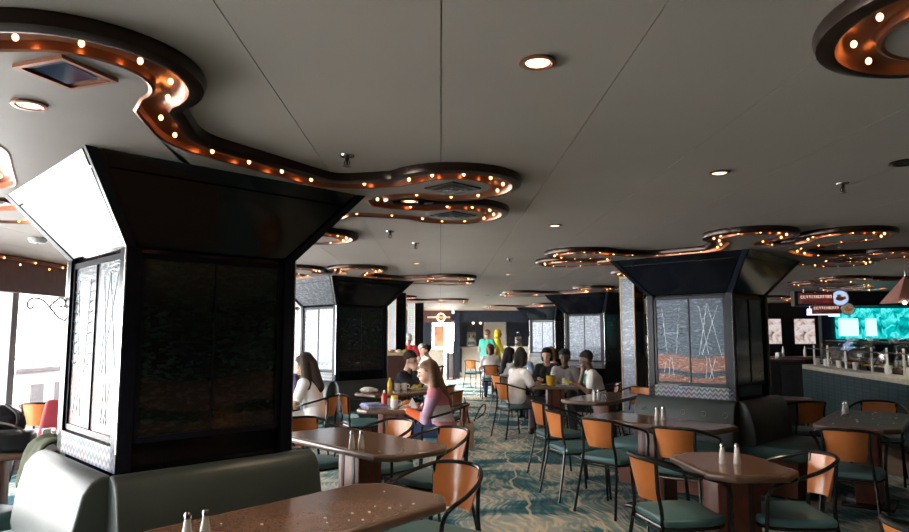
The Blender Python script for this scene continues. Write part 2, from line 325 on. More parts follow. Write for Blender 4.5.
# ------------------------------------------------------------------ columns
S2 = .43; ZB = 1.92; FL = .305
def column(x, y, label, group='square columns', bracket=False, em='etchedplain'):
    t = thing('column', label, 'column', (x,y,0), R(45), group)
    MB().box(-S2,S2,-S2,S2,0,ZB).build('shaft', M['lacquer'], t)
    cp = MB(); a = S2; b = S2+FL
    cp.add([(-a,-a,ZB),(a,-a,ZB),(a,a,ZB),(-a,a,ZB),(-b,-b,2.325),(b,-b,2.325),(b,b,2.325),(-b,b,2.325)],
           [(0,3,2,1),(4,5,6,7),(0,1,5,4),(1,2,6,5),(2,3,7,6),(3,0,4,7)]).build('capital', M['lacquer'], t)
    for sx in (-1,1):
        for sy in (-1,1):
            c = MB(); c.box(sx*S2-.035, sx*S2+.035, sy*S2-.035, sy*S2+.035, .86, ZB)
            c.tube([(sx*S2,sy*S2,ZB),(sx*(b-.005),sy*(b-.005),2.325)], .03, 4)
            c.build('corner_trim', M['navytrim'], t)
            MB().tube([(sx*(S2+.032),sy*(S2+.032),.95),(sx*(S2+.032),sy*(S2+.032),ZB)], .006, 6).build('metal_bead', M['steel'], t)
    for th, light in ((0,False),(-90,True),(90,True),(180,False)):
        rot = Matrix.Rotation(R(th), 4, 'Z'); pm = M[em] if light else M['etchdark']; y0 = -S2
        fm = MB(); fm.m = rot
        w = S2-.04
        fm.box(-w,w,y0-.022,y0,.985,1.015); fm.box(-w,w,y0-.022,y0,ZB-.05,ZB-.02); fm.box(-w,-w+.025,y0-.022,y0,.985,ZB-.02); fm.box(w-.025,w,y0-.022,y0,.985,ZB-.02)
        fm.box(-.006,.006,y0-.02,y0,1.015,ZB-.05)
        fm.build('panel_frame', M['navytrim'], t)
        for sx in (-1,1):
            p = MB(); p.m = rot; xa, xb = (-w+.025, -.006) if sx < 0 else (.006, w-.025)
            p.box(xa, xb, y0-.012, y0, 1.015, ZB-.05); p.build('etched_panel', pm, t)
        if light:
            rm = MB(); rm.m = rot; yy = y0-.013
            for (x1,z1,x2,z2) in ((.10,1.30,.20,1.82),(.13,1.30,.31,1.80),(.20,1.30,.11,1.80),(.33,1.30,.20,1.82),(.16,1.06,.18,1.27),(.24,1.06,.20,1.27),(.20,1.06,.27,1.27)):
                rm.tube([(x1,yy,z1),(x2,yy,z2)], .002, 4)
            for (x1,z1,x2,z2) in ((-.25,1.30,-.30,1.80),(-.15,1.30,-.10,1.80),(-.28,1.52,-.12,1.52),(-.24,1.06,-.22,1.27),(-.18,1.06,-.20,1.27),(-.30,1.07,-.26,1.26)):
                rm.tube([(x1,yy,z1),(x2,yy,z2)], .002, 4)
            for k in range(9):
                z = 1.34+k*.055
                rm.tube([(-.37,yy,z+.02),(-.32,yy,z),(-.29,yy,z+.015)], .003, 5); rm.tube([(-.11,yy,z),(-.06,yy,z+.012),(-.02,yy,z)], .003, 5)
            rm.build('raised_line_relief', M['paleline'], t)
        if light: ts = MB(); ts.m = rot; ts.box(-S2-.03, S2+.03, y0-.035, y0, .86, .975); ts.build('tile_strip', M['tiles'], t)
        # capital panel with a top band
        cpn = MB(); cpn.m = rot
        def q(s, xx, off): return (xx*(S2+FL*s-.05), -(S2+FL*s)-off*.8, ZB+(2.325-ZB)*s-off*.6)
        cpn.add([q(.05,-1,.0),q(.05,1,.0),q(.80,1,.0),q(.80,-1,.0),q(.05,-1,.012),q(.05,1,.012),q(.80,1,.012),q(.80,-1,.012)],
                [(0,1,2,3),(4,7,6,5),(0,4,5,1),(1,5,6,2),(2,6,7,3),(3,7,4,0)]).build('capital_panel', pm if light and x < 0 else M['lacquer'], t)  # right-hand columns: panel and band made black, shade put into the colour
        cq = MB(); cq.m = rot
        cq.add([q(.82,-1,.0),q(.82,1,.0),q(.98,1,.0),q(.98,-1,.0),q(.82,-1,.014),q(.82,1,.014),q(.98,1,.014),q(.98,-1,.014)],
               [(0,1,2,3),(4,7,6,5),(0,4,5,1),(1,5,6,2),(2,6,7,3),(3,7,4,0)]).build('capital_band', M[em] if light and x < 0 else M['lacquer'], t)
    if bracket:
        sc = [(-S2-.03,S2+.03,1.58),(-S2-.06,S2+.06,1.60),(-S2-.10,S2+.10,1.66),(-S2-.13,S2+.13,1.70),(-S2-.17,S2+.17,1.71),(-S2-.19,S2+.19,1.68),(-S2-.18,S2+.18,1.65),(-S2-.165,S2+.165,1.66)]
        s2 = [(-S2-.10,S2+.10,1.66),(-S2-.06,S2+.06,1.71),(-S2-.035,S2+.035,1.69),(-S2-.04,S2+.04,1.66),(-S2-.06,S2+.06,1.665)]
        MB().tube(spline(sc,5), .007, 6).tube(spline(s2,5), .007, 6).build('scroll_bracket', M['post'], t, smooth=True)
    return t
COL = {'c1':(-1.57,3.81), 'c2':(-1.66,10.0), 'r1':(2.75,7.25), 'r2':(2.87,13.45), 'r3':(2.85,19.6)}
column(*COL['c1'], 'nearest square column, its black glossy face and flared capital beside the near bench', bracket=True, em='etched')
column(*COL['c2'], 'square column behind the woman in pink, teal bench seats around its foot')
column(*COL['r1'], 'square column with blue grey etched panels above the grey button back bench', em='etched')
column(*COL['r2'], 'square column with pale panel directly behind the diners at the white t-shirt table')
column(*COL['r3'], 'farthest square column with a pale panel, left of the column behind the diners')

# thin square pillars
def pillar(x, y, label, w=.12):
    t = thing('pillar', label, 'pillar', (x,y,0), R(45), 'slim square pillars')
    MB().box(-w,w,-w,w,0,ZC-.003).build('core', M['lacquer'], t)
    for th in (-90, 90):
        rot = Matrix.Rotation(R(th), 4, 'Z'); p = MB(); p.m = rot; p.box(-w+.02,w-.02,-w-.012,-w,.1,ZC-.02); p.build('patterned_strip', M['tiles'] if x < 0 else M['etchedplain'], t)
        e = MB(); e.m = rot
        for s in (-1,1): e.box(s*(w-.012)-.010, s*(w-.012)+.010, -w-.018, -w, .05, ZC-.01)
        e.box(-w,w,-w-.018,-w,ZC-.03,ZC-.005); e.build('metal_edging', M['tan'], t)
    return t
pillar(2.60, 9.75, 'slim pillar with patterned bronze edged strip between the two right columns')
pillar(-1.15, 13.4, 'slim patterned pillar beside the black column, just right of the far left column')
pillar(-1.0, 17.2, 'slim pillar behind the person in the red top', .14)

# ------------------------------------------------------------------ soffits with bulbs
def contour(sdf, x0, x1, y0, y1, h):
    xs = np.arange(x0, x1+h, h); ys = np.arange(y0, y1+h, h); X, Y = np.meshgrid(xs, ys, indexing='ij'); V = sdf(X, Y)
    seg = {}
    nx, ny = V.shape
    def ept(e):
        i, j, d = e
        a = V[i,j]; b = V[i+1,j] if d == 0 else V[i,j+1]; t = a/(a-b)
        return (xs[i]+t*h, ys[j]) if d == 0 else (xs[i], ys[j]+t*h)
    adj = {}
    for i in range(nx-1):
        for j in range(ny-1):
            es = []
            if (V[i,j] < 0) != (V[i+1,j] < 0): es.append((i,j,0))
            if (V[i+1,j] < 0) != (V[i+1,j+1] < 0): es.append((i+1,j,1))
            if (V[i,j+1] < 0) != (V[i+1,j+1] < 0): es.append((i,j+1,0))
            if (V[i,j] < 0) != (V[i,j+1] < 0): es.append((i,j,1))
            for k in range(0, len(es)-1, 2):
                adj.setdefault(es[k], []).append(es[k+1]); adj.setdefault(es[k+1], []).append(es[k])
    loops = []; seen = set()
    for s in adj:
        if s in seen: continue
        lp = [s]; seen.add(s); cur = s
        while True:
            nxt = [e for e in adj[cur] if e not in seen]
            if not nxt: break
            cur = nxt[0]; seen.add(cur); lp.append(cur)
        loops.append([ept(e) for e in lp])
    return max(loops, key=len)
def resample(lp, step):
    P = np.array(lp + [lp[0]]); d = np.r_[0, np.cumsum(np.hypot(*np.diff(P, axis=0).T))]; n = max(8, int(d[-1]/step)); s = np.linspace(0, d[-1], n+1)[:-1]
    return np.c_[np.interp(s, d, P[:,0]), np.interp(s, d, P[:,1])]
LOBES = [(sx*.40, sy*1.66) for sx in (-1,1) for sy in (-1,1)] + [(sy*1.56, sx*.40) for sx in (-1,1) for sy in (-1,1)]
LOBES_ONE = [(sx*.38, sy*(1.90 if sy < 0 else 1.62)) for sx in (-1,1) for sy in (-1,1)] + [(sy*1.56, sx*.42+.08) for sx in (-1,1) for sy in (-1,1)]
STATE = {'lobes': LOBES, 'bridge': False}
def soffit_sdf(X, Y, r=.355, Rd=1.30):
    lobes = STATE['lobes']
    d = (np.abs(X)+np.abs(Y)-Rd)/1.41421 if not STATE['bridge'] else .858*np.abs(X)+.513*np.abs(Y)-1.03
    for (a, b) in lobes:
        e = np.hypot(X-a, Y-b)-r; tt = np.clip((X*a+Y*b)/(a*a+b*b), .55, 1); e = np.minimum(e, np.hypot(X-tt*a, Y-tt*b)-.24); k = .09; h = np.clip(.5+.5*(d-e)/k, 0, 1); d = d*(1-h)+e*h-k*h*(1-h)
    if STATE['bridge']: d = np.minimum(d, np.maximum(np.abs(X)-.40, np.abs(Y+1.5)-.7545))
    return d
LP = contour(soffit_sdf, -2.3, 2.3, -2.3, 2.3, .04)
LPr = resample(LP, .045)
def grad(p):
    e = .01; g = np.c_[soffit_sdf(p[:,0]+e,p[:,1])-soffit_sdf(p[:,0]-e,p[:,1]), soffit_sdf(p[:,0],p[:,1]+e)-soffit_sdf(p[:,0],p[:,1]-e)]
    return g/np.linalg.norm(g, axis=1, keepdims=True)
for _ in range(3): LPr = LPr - grad(LPr)*soffit_sdf(LPr[:,0],LPr[:,1])[:,None]
NR = grad(LPr)
def sweep(prof):
    mb = MB(); n = len(LPr); vs = []; fs = []
    for off, z in prof: vs += [(float(LPr[i,0]+NR[i,0]*off), float(LPr[i,1]+NR[i,1]*off), z) for i in range(n)]
    for k in range(len(prof)-1):
        for i in range(n): j = (i+1) % n; fs.append((k*n+i, k*n+j, (k+1)*n+j, (k+1)*n+i))
    mb.add(vs, fs); return mb
RIM = [(.022,0),(.026,-.012),(.018,-.040),(-.012,-.050),(-.03,-.046)]
me_rim = sweep(RIM).mesh('rim', M['rim'], smooth=True)
COVE = [(-.03,-.046),(-.04,-.02),(-.06,-.008),(-.115,-.008),(-.13,-.02),(-.132,-.046),(-.142,-.05),(-.152,-.045)]
me_cove = sweep(COVE).mesh('copper_cove', M['copper'], smooth=True)
pb = MB(); vs = [(float(p[0]-q[0]*.15), float(p[1]-q[1]*.15), -.045) for p, q in zip(LPr, NR)]; pb.add(vs, [tuple(range(len(vs)))])
me_pan = pb.mesh('soffit_panel', M['soffit'])
me_bulb = MB().sphere((0,0,0), .0085, 10, 6, (1,1,1.25)).mesh('light_bulb', M['bulb'], smooth=True)
me_sock = MB().lathe([(.009,.012),(.011,.03)], 8).mesh('socket', M['rim'])
def bulbs_along(step):
    p = resample([tuple(q) for q in LPr], step); 
    for _ in range(3): p = p - grad(p)*soffit_sdf(p[:,0],p[:,1])[:,None]
    return p - grad(p)*.078
BU = {s: bulbs_along(s) for s in (.21,.26)}
def soffit_shape():
    global LP, LPr, NR
    LP = contour(soffit_sdf, -2.4, 2.4, -2.4, 2.4, .04); LPr = resample(LP, .045)
    for _ in range(3): LPr = LPr - grad(LPr)*soffit_sdf(LPr[:,0],LPr[:,1])[:,None]
    NR = grad(LPr)
    pb = MB(); vs = [(float(p[0]-q[0]*.15), float(p[1]-q[1]*.15), -.045) for p, q in zip(LPr, NR)]; pb.add(vs, [tuple(range(len(vs)))])
    return sweep(RIM).mesh('rim', M['rim'], smooth=True), sweep(COVE).mesh('copper_cove', M['copper'], smooth=True), pb.mesh('soffit_panel', M['soffit'])

def diffuser(parent, x, y, rz, s=.11):
    o = MB()
    o.box(-s,s,-s,s,-.053,-.044)
    for k in (.75,.5,.25): o.add([(-s*k,-s*k,-.053),(s*k,-s*k,-.053),(s*k,s*k,-.053),(-s*k,s*k,-.053),(-s*k*.8,-s*k*.8,-.065+.008*k),(s*k*.8,-s*k*.8,-.065+.008*k),(s*k*.8,s*k*.8,-.065+.008*k),(-s*k*.8,s*k*.8,-.065+.008*k)],[(0,1,5,4),(1,2,6,5),(2,3,7,6),(3,0,4,7),(4,5,6,7)])
    ob = o.build('air_diffuser', M['blackstuff'], parent); ob.location = (x,y,0); ob.rotation_euler = (0,0,rz)
def soffit(x, y, label, step=.26, diff=()):
    t = thing('ceiling_soffit', label, 'ceiling soffit', (x,y,ZC), 0, 'lobed copper edged soffits')
    link('rim', me_rim, t); link('copper_cove', me_cove, t); link('soffit_panel', me_pan, t)
    for p in BU[step]:
        b = link('light_bulb', me_bulb, t); b.location = (float(p[0]), float(p[1]), -.036)
    for d in diff: diffuser(t, *d)
    return t
me_plain = (me_rim, me_cove, me_pan); STATE.update(lobes=LOBES_ONE, bridge=True)
me_rim, me_cove, me_pan = soffit_shape(); BU[.2] = bulbs_along(.21)
soffit(-1.57, 3.93, 'lobed copper edged soffit around the top of the nearest black column', .2, [(1.56,-.34,R(45)),(1.56,.50,R(45))])
me_rim, me_cove, me_pan = me_plain; STATE.update(lobes=LOBES, bridge=False)
soffit(2.86, 7.15, 'lobed copper edged soffit above the column with blue grey etched panels', .21)
soffit(2.93, 1.27, 'lobed copper edged soffit overhead on the right, cut by the frame edge', .21)
soffit(-1.62, 10.0, 'lobed copper edged soffit above the black column behind the woman in pink', .26)
soffit(2.87, 13.4, 'lobed copper edged soffit above the column behind the diners', .26)
soffit(2.85, 19.6, 'lobed copper edged soffit above the farthest pale column')
soffit(-1.6, 16.2, 'lobed copper edged soffit over the slim left pillars')
soffit(7.3, 10.2, 'lobed copper edged soffit over the buffet counter')
soffit(7.3, 16.3, 'lobed copper edged soffit over the picture panels behind the buffet')
# square recessed vent in the near soffit
vt = thing('ceiling_vent', 'square recessed ceiling vent with a bluish glass louvre in the near left soffit', 'vent', (-1.19,1.97,ZC-.045), R(-20))
MB().box(-.10,.10,-.10,-.085,-.012,-.001).box(-.10,.10,.085,.10,-.012,-.001).box(-.10,-.085,-.085,.085,-.012,-.001).box(.085,.10,-.085,.085,-.012,-.001).build('frame', M['copper'], vt)
MB().box(-.085,.085,-.085,.085,-.004,-.001).build('dark_well', M['blackstuff'], vt)
MB().add([(-.06,-.06,-.006),(.07,-.06,-.006),(.07,.05,-.012),(-.06,.05,-.012),(-.06,-.06,-.004),(.07,-.06,-.004),(.07,.05,-.01),(-.06,.05,-.01)],[(0,1,2,3),(4,7,6,5),(0,4,5,1),(1,5,6,2),(2,6,7,3),(3,7,4,0)]).build('louvre', mat('dark blue glass',(.03,.06,.12),.1,.3), vt)

# valance light string on the window side
vs_ = thing('string_light', 'row of small warm bulbs along the top of the burgundy window valance', 'string light', (XW+.2, 0, 2.3))
MB().box(-.04,.0,3.2,13,-.0,.03).build('copper_strip', M['copper'], vs_)
for k in range(36):
    b = link('light_bulb', me_bulb, vs_); b.location = (.012, 3.5+k*.26, .0 if k % 2 else -.045)

# downlights
lamp_glow = bpy.data.lights.new('downlight', 'SPOT'); lamp_glow.energy = 14; lamp_glow.spot_size = R(110); lamp_glow.spot_blend = .6; lamp_glow.color = (1,.80,.55); lamp_glow.shadow_soft_size = .05
lamp_far_fill = lamp_glow.copy(); lamp_far_fill.energy = 200; lamp_far_fill.color = (1,.93,.85)  # extra fill lamps, added to brighten the far end of the room
lamp_buf = lamp_glow.copy(); lamp_buf.energy = 22; lamp_buf.color = (1,.9,.75)
def downlight(x, y, label, z=ZC, on=True, s=1, lamp=None):
    t = thing('downlight', label, 'ceiling light', (x,y,z), 0, 'recessed ceiling downlights')
    MB().lathe([(.075*s,-.001),(.078*s,-.008),(.06*s,-.010),(.052*s,-.004)], 20).build('trim_ring', M['copper'] if on else M['rim'], t, smooth=True)
    MB().lathe([(.050*s,-.002),(.050*s,-.006)], 20).build('lamp', M['lampdisc'] if on else M['blackstuff'], t)
    if on:
        l = bpy.data.objects.new('downlight_beam', lamp or lamp_glow); C.objects.link(l); l.parent = t; l.location = (0,0,-.03)
    return t
downlight(.26, 2.0, 'round lit downlight in the plain ceiling, nearest overhead', s=.75)
downlight(1.39, 3.42, 'round lit downlight in the ceiling right of the middle, second nearest', s=.7)
downlight(-1.49, 2.26, 'round lit downlight in the near left soffit beside the column capital', ZC-.044, s=.75)
downlight(-.27, 3.94, 'small lit downlight between the two copper lobes right of the nearest column', ZC-.044, s=.7)
downlight(.78, 5.11, 'small downlight in the ceiling short of the copper soffit with etched column', s=.7)
downlight(2.23, 3.21, 'dark unlit eyeball downlight at the right of the ceiling', on=False)
downlight(-.45, 7.85, 'small downlight in the ceiling over the pink topped woman', s=.7)
downlight(.75, 9.3, 'small downlight in the ceiling before the diners', s=.7)
downlight(.7, 14.2, 'small downlight far back in the ceiling above the aisle', s=.7)
downlight(3.35, 6.05, 'small lit downlight in the soffit above the right bench', ZC-.044, on=False, s=.7)
downlight(.3, 18.2, 'small added fill downlight above the aisle, beyond the long black haired diner', s=.7, lamp=lamp_far_fill)
downlight(-.9, 20.6, 'small added fill downlight over the pale tiled floor', s=.7, lamp=lamp_far_fill)
downlight(1.2, 22.4, 'small added fill downlight in front of the white serving counter', s=.7, lamp=lamp_far_fill)
downlight(1.6, 25.4, 'small added fill downlight above the white serving counter', s=.7, lamp=lamp_far_fill)
downlight(-.6, 25.6, 'small added fill downlight before the far glass door', s=.7, lamp=lamp_far_fill)
downlight(6.75, 11.8, 'small downlight above the left end of the buffet counter', s=.7, lamp=lamp_buf)
downlight(6.35, 10.2, 'small downlight above the middle of the buffet counter', s=.7, lamp=lamp_buf)
downlight(6.0, 8.5, 'small downlight above the near end of the buffet counter', s=.7, lamp=lamp_buf)
downlight(7.6, 15.2, 'small downlight above the wood topped service counter', s=.7, lamp=lamp_buf)
# sprinklers and a smoke detector
def sprinkler(x, y, label):
    t = thing('sprinkler', label, 'sprinkler', (x,y,ZC), 0, 'ceiling sprinklers')
    MB().lathe([(.035,-.001),(.033,-.007),(.012,-.009)], 14).build('escutcheon', M['steel'], t, smooth=True)
    MB().lathe([(.011,-.006),(.010,-.03),(.005,-.032),(.005,-.05)], 10).tube([(-.012,0,-.03),(-.013,0,-.045),(0,0,-.055)],.003,5).tube([(.012,0,-.03),(.013,0,-.045),(0,0,-.055)],.003,5).build('head', M['rim'], t)
    MB().lathe([(.02,-.054),(.02,-.057)], 12).build('deflector', M['steel'], t)
sprinkler(-.51, 3.09, 'ceiling sprinkler nearest the black column capital')
sprinkler(2.18, 3.67, 'ceiling sprinkler in the ceiling beside the dark unlit downlight')
sprinkler(-.53, 5.41, 'ceiling sprinkler just behind the pair of copper lobes')
sprinkler(-.36, 6.12, 'ceiling sprinkler farther back from the pair of copper lobes')
sprinkler(.62, 7.4, 'ceiling sprinkler halfway down the aisle by the right soffit')
t = thing('smoke_detector', 'round white smoke detector on the ceiling near the windows', 'smoke detector', (-3.67,5.8,ZC))
MB().lathe([(.075,-.001),(.075,-.02),(.055,-.045),(.03,-.05)], 20).build('housing', M['white'], t, smooth=True); MB().lathe([(.01,-.05),(.008,-.054)],10).build('sensor', M['blackstuff'], t)

# ------------------------------------------------------------------ benches
def bench(col, th, label, t0=-.52, t1=.60, seat='benchseat', group='benches around the columns', depth=.66, buttons=False, back='bench'):
    x, y = COL[col]; rot = R(45+th)
    o = Vector((x,y,0)) + Matrix.Rotation(rot, 3, 'Z') @ Vector((0,-S2,0))
    t = thing('bench', label, 'bench', o, rot, group)
    def ext(prof, a, b):
        mb = MB(); n = len(prof)
        mb.add([(a,-yy,z) for yy,z in prof]+[(b,-yy,z) for yy,z in prof], [tuple(range(n)), tuple(range(2*n-1,n-1,-1))]+[(i,n+i,n+(i+1)%n,(i+1)%n) for i in range(n)]); return mb
    ext([(.035,.02),(depth-.1,.02),(depth-.08,.34),(.035,.34)], t0+.02, t1-.02).build('plinth', M['mahog'], t)
    ext([(.045,.345),(depth-.03,.345),(depth,.37),(depth,.43),(depth-.05,.465),(.2,.455),(.045,.455)], t0, t1).build('seat_cushion', M[seat], t, bevel=.018, seg=3)
    ext([(.038,.40),(.21,.40),(.225,.5),(.21,.64),(.175,.79),(.14,.842),(.10,.862),(.06,.862),(.038,.84)], t0, t1).build('backrest', M[back], t, bevel=.022, seg=3)
    if buttons:
        for r_, z in ((0,.73),(1,.58)):
            for k in range(5):
                xx = t0+.12+k*.215+(.1 if r_ else 0)
                if xx < t1-.05:
                    bt = MB().tube([(.024*math.cos(2*PI*q/14),.024*math.sin(2*PI*q/14),.002) for q in range(14)], .004, 5, closed=True).lathe([(.006,0),(.005,.004)], 8); ob = bt.build('button', M['buttonring'], t, smooth=True); ob.location = (xx,-(.195 if r_ == 0 else .218),z); ob.rotation_euler = (R(80),0,0)
    return t
bench('c1', 0, 'dark bench against the black glossy face of the nearest column, behind the front table', -.50,.56)
bench('c1', -90, 'pale sunlit bench back on the window side of the nearest column', -.53,.50)
bench('c1', 90, 'bench on the far side of the nearest column, beside the crumbed table', -.46,.60)
bench('c2', 0, 'dark teal bench against the column behind the woman in pink', -.5,.55, )
bench('c2', -90, 'dark round ended bench on the window side of the column behind the woman in pink', -.55,.5)
bench('r1', -90, 'grey bench with button back under the etched blue grey panels', -.56,.50, buttons=True)
bench('r1', 0, 'dark bench in shade against the right face of the etched panel column', -.50,.50)

# ------------------------------------------------------------------ chairs
def make_chair():
    t = thing('armchair', 'x', 'chair', (0,0,0), 0, 'black tube bistro chairs with orange backs')
    # seat pad
    out = [(-.20,-.19),(.20,-.19),(.222,-.10),(.225,.08),(.20,.17),(.14,.215),(0,.228),(-.14,.215),(-.20,.17),(-.225,.08),(-.222,-.10)]
    MB().prism(out, .435, .482).build('seat', M['seat'], t, bevel=.016, seg=3)
    MB().tube([(x*.96,y*.96,.428) for x,y in out], .011, 8, closed=True).build('seat_frame', M['blacktube'], t, smooth=True)
    # curved plywood back panel
    mb = MB(); n = 12; vs = []; fs = []
    for s, off in ((0,0.0),(1,.011)):
        for iz, (z, w, y) in enumerate(((.565,.118,-.222),(.60,.128,-.228),(.68,.145,-.243),(.755,.158,-.256),(.788,.160,-.262))):
            for k in range(n+1):
                u = -1+2*k/n; vs.append((w*u, y+.055*u*u-off, z-.006*u*u))
    def id(s,i,k): return s*5*(n+1)+i*(n+1)+k
    for i in range(4):
        for k in range(n):
            fs.append((id(0,i,k),id(0,i,k+1),id(0,i+1,k+1),id(0,i+1,k))); fs.append((id(1,i,k),id(1,i+1,k),id(1,i+1,k+1),id(1,i,k+1)))
    for k in range(n): fs.append((id(0,0,k),id(1,0,k),id(1,0,k+1),id(0,0,k+1))); fs.append((id(0,4,k),id(0,4,k+1),id(1,4,k+1),id(1,4,k)))
    for i in range(4): fs.append((id(0,i,0),id(0,i+1,0),id(1,i+1,0),id(1,i,0))); fs.append((id(0,i,n),id(1,i,n),id(1,i+1,n),id(0,i+1,n)))
    mb.add(vs, fs).build('backrest', M['ply'], t, smooth=True)
    # continuous arm and top rail
    half = [(.0,-.270,.797),(.10,-.252,.795),(.17,-.205,.782),(.235,-.10,.748),(.262,.03,.712),(.258,.12,.685),(.243,.175,.652),(.232,.198,.60)]
    rail = [(-x,y,z) for x,y,z in reversed(half[1:])] + half
    MB().tube(spline(rail,4), .0115, 8).build('arm_rail', M['blacktube'], t, smooth=True)
    for s in (-1,1):
        MB().tube(spline([(s*.232,.198,.60),(s*.222,.205,.44),(s*.225,.235,.012)],4), .0115, 8).build('leg', M['blacktube'], t, smooth=True)
        MB().tube(spline([(s*.158,-.216,.785),(s*.150,-.205,.62),(s*.170,-.195,.44),(s*.205,-.275,.012)],5), .0115, 8).build('leg', M['blacktube'], t, smooth=True)
    MB().tube([(-.168,-.2,.41),(.168,-.2,.41)], .008, 6).build('stretcher', M['blacktube'], t)
    return t
chair0 = make_chair(); used = []
def chair(x, y, face, label):
    rz = R(face-90)
    if not used:
        chair0.location = (x,y,0); chair0.rotation_euler = (0,0,rz); chair0['label'] = label; used.append(1); return chair0
    return dup(chair0, (x,y,0), rz, label)
chair(-.12, 3.57, 232, 'orange backed black tube chair at the end of the front table')
chair(-1.18, 5.60, -52, 'orange backed chair half hidden by the nearest black column edge')
chair(-.60, 5.48, 228, 'sunlit orange backed chair behind the table with crumbs, in front of the pink topped woman')
chair(-.16, 5.0, 225, 'sunlit orange backed chair at the aisle corner of the table with crumbs')
chair(1.31, 4.03, 12, 'orange backed chair pulled up at the left side of the small front right table')
chair(1.95, 4.02, 176, 'orange backed chair at the right side of the small front right table')
chair(1.36, 5.86, 42, 'orange backed chair with turned teal seat, left one before the right bench table')
chair(1.80, 5.36, 55, 'orange backed chair facing the right bench table, just behind the small front table')
chair(1.13, 6.38, 18, 'obliquely seen teal seated chair between the aisle and the right bench table')
chair(1.10, 7.24, 12, 'chair beside the aisle at the near end of the table before the slim pillar')
chair(2.40, 8.98, 232, 'orange backed chair at the far end of the table before the slim pillar')
chair(3.05, 5.26, 55, 'amber backed chair in shade at the near end of the grey right table')
chair(4.38, 7.02, 232, 'orange backed chair at the far end of the grey right table, by the buffet')
chair(3.78, 7.42, 95, 'tan backed chair before the small dark table beside the buffet')
chair(4.28, 5.62, 150, 'shaded chair at the right long side of the grey right table')
chair(1.90, 2.55, 0, 'shaded chair in the near right foreground, its orange back edge on')
chair(-1.12, 8.15, 25, 'chair with pale sunlit back in front of the far teal bench')
chair(-.12, 6.92, 180, 'chair the pink topped woman sits on')
chair(-1.64, 7.95, 170, 'chair under the long haired woman in white by the windows')
chair(-4.36, 7.25, 97, 'orange backed chair standing against the windows')
chair(-.16, 8.6, 160, 'empty dark backed chair behind the pink topped woman')
chair(-.26, 9.55, 160, 'empty chair second behind the pink topped woman')
chair(.88, 9.98, 28, 'chair under the woman in white seen from behind')
chair(.93, 12.0, 25, 'chair under the long black haired woman at the aisle')
chair(.85, 15.9, 90, 'chair under the white topped diner far up the aisle')
chair(2.18, 9.92, 175, 'chair under the man in the white t-shirt')
chair(1.86, 10.95, 255, 'chair under the woman facing us in the pale top')
chair(.55, 19.0, 60, 'empty chair far up the aisle left of the green shirted person')
chair(1.62, 12.0, 255, 'chair under the dark haired diner facing us behind the juice glasses')
chair(1.62, 13.7, 230, 'chair under the bending blue shirted diner')
chair(-.50, 15.5, 180, 'chair under the dark haired woman in the pale sleeveless top')

# ------------------------------------------------------------------ tables
def octo(L, W, c): a, b = L/2, W/2; return [(-a+c,-b),(a-c,-b),(a,-b+c),(a,b-c),(a-c,b),(-a+c,b),(-a,b-c),(-a,-b+c)]
def table(x, y, rot, L, W, label, topm='top', c=.11, ped=1):
    t = thing('dining_table', label, 'table', (x,y,0), R(rot), 'pedestal dining tables')
    e = MB().prism(octo(L,W,c), .708, .750); e.build('table_edge', M['topedge'], t, bevel=.014, seg=3)
    MB().prism(octo(L-.05,W-.05,c), .7495, .7508).build('tabletop', M[topm], t)
    for k in range(ped):
        xx = 0 if ped == 1 else (-.3+.6*k)
        MB().box(xx-.13,xx+.13,-.10,.10,.03,.71).build('pedestal', M['mahog'], t, bevel=.012)
        g = MB()
        for s in (-1,1): g.box(xx-.08,xx-.05,s*.10-.004,s*.10+.004,.05,.70).box(xx+.05,xx+.08,s*.10-.004,s*.10+.004,.05,.70)
        g.build('groove_strip', M['darkwood'], t)
        MB().box(xx-.22,xx+.22,-.2,.2,.0,.03).build('foot_plate', M['blacktube'], t, bevel=.01)
    return t
table(-.62, 2.87, 50, 1.30, .62, 'brown stone topped table in front, nearest the black bench')
table(-.68, 4.90, -47, 1.40, .62, 'brown stone topped table with crumbs, behind the front table')
table(1.78, 5.98, -52, 1.33, .60, 'brown table before the grey button back bench')
table(1.63, 4.03, 4, .54, .74, 'small brown table in the right foreground with two chairs', c=.12)
table(1.84, 8.26, 54, 1.40, .60, 'brown table before the slim pillar, left of the grey bench')
table(3.70, 6.10, 52, 1.45, .64, 'grey topped table in shade with crumbs, before the buffet', 'greytop')
table(3.80, 8.25, -45, .95, .58, 'small dark table beside the buffet, with a tan backed chair', 'greytop')
table(-.67, 7.20, 0, .66, .82, 'table where the pink topped woman eats')
table(-.78, 9.02, 48, 1.10, .62, 'table before the teal bench, with the man in dark clothes behind it')
table(1.52, 10.2, 0, .84, .78, 'table of the man in the white t-shirt')
table(1.42, 12.55, 0, .8, .8, 'table of the diners farther back, behind the white t-shirt man')
table(1.05, 16.9, 0, .7, .7, 'small table of the farthest diner up the aisle')
table(-2.32, 7.9, 0, .7, .75, 'table by the windows where the long haired woman sits')
table(-3.12, 4.52, 20, 1.0, .62, 'black table at the left edge of the room, heaped with bags', 'greytop')
table(-1.05, 15.6, 0, .65, .65, 'far table of the dark haired woman in the pale sleeveless top')

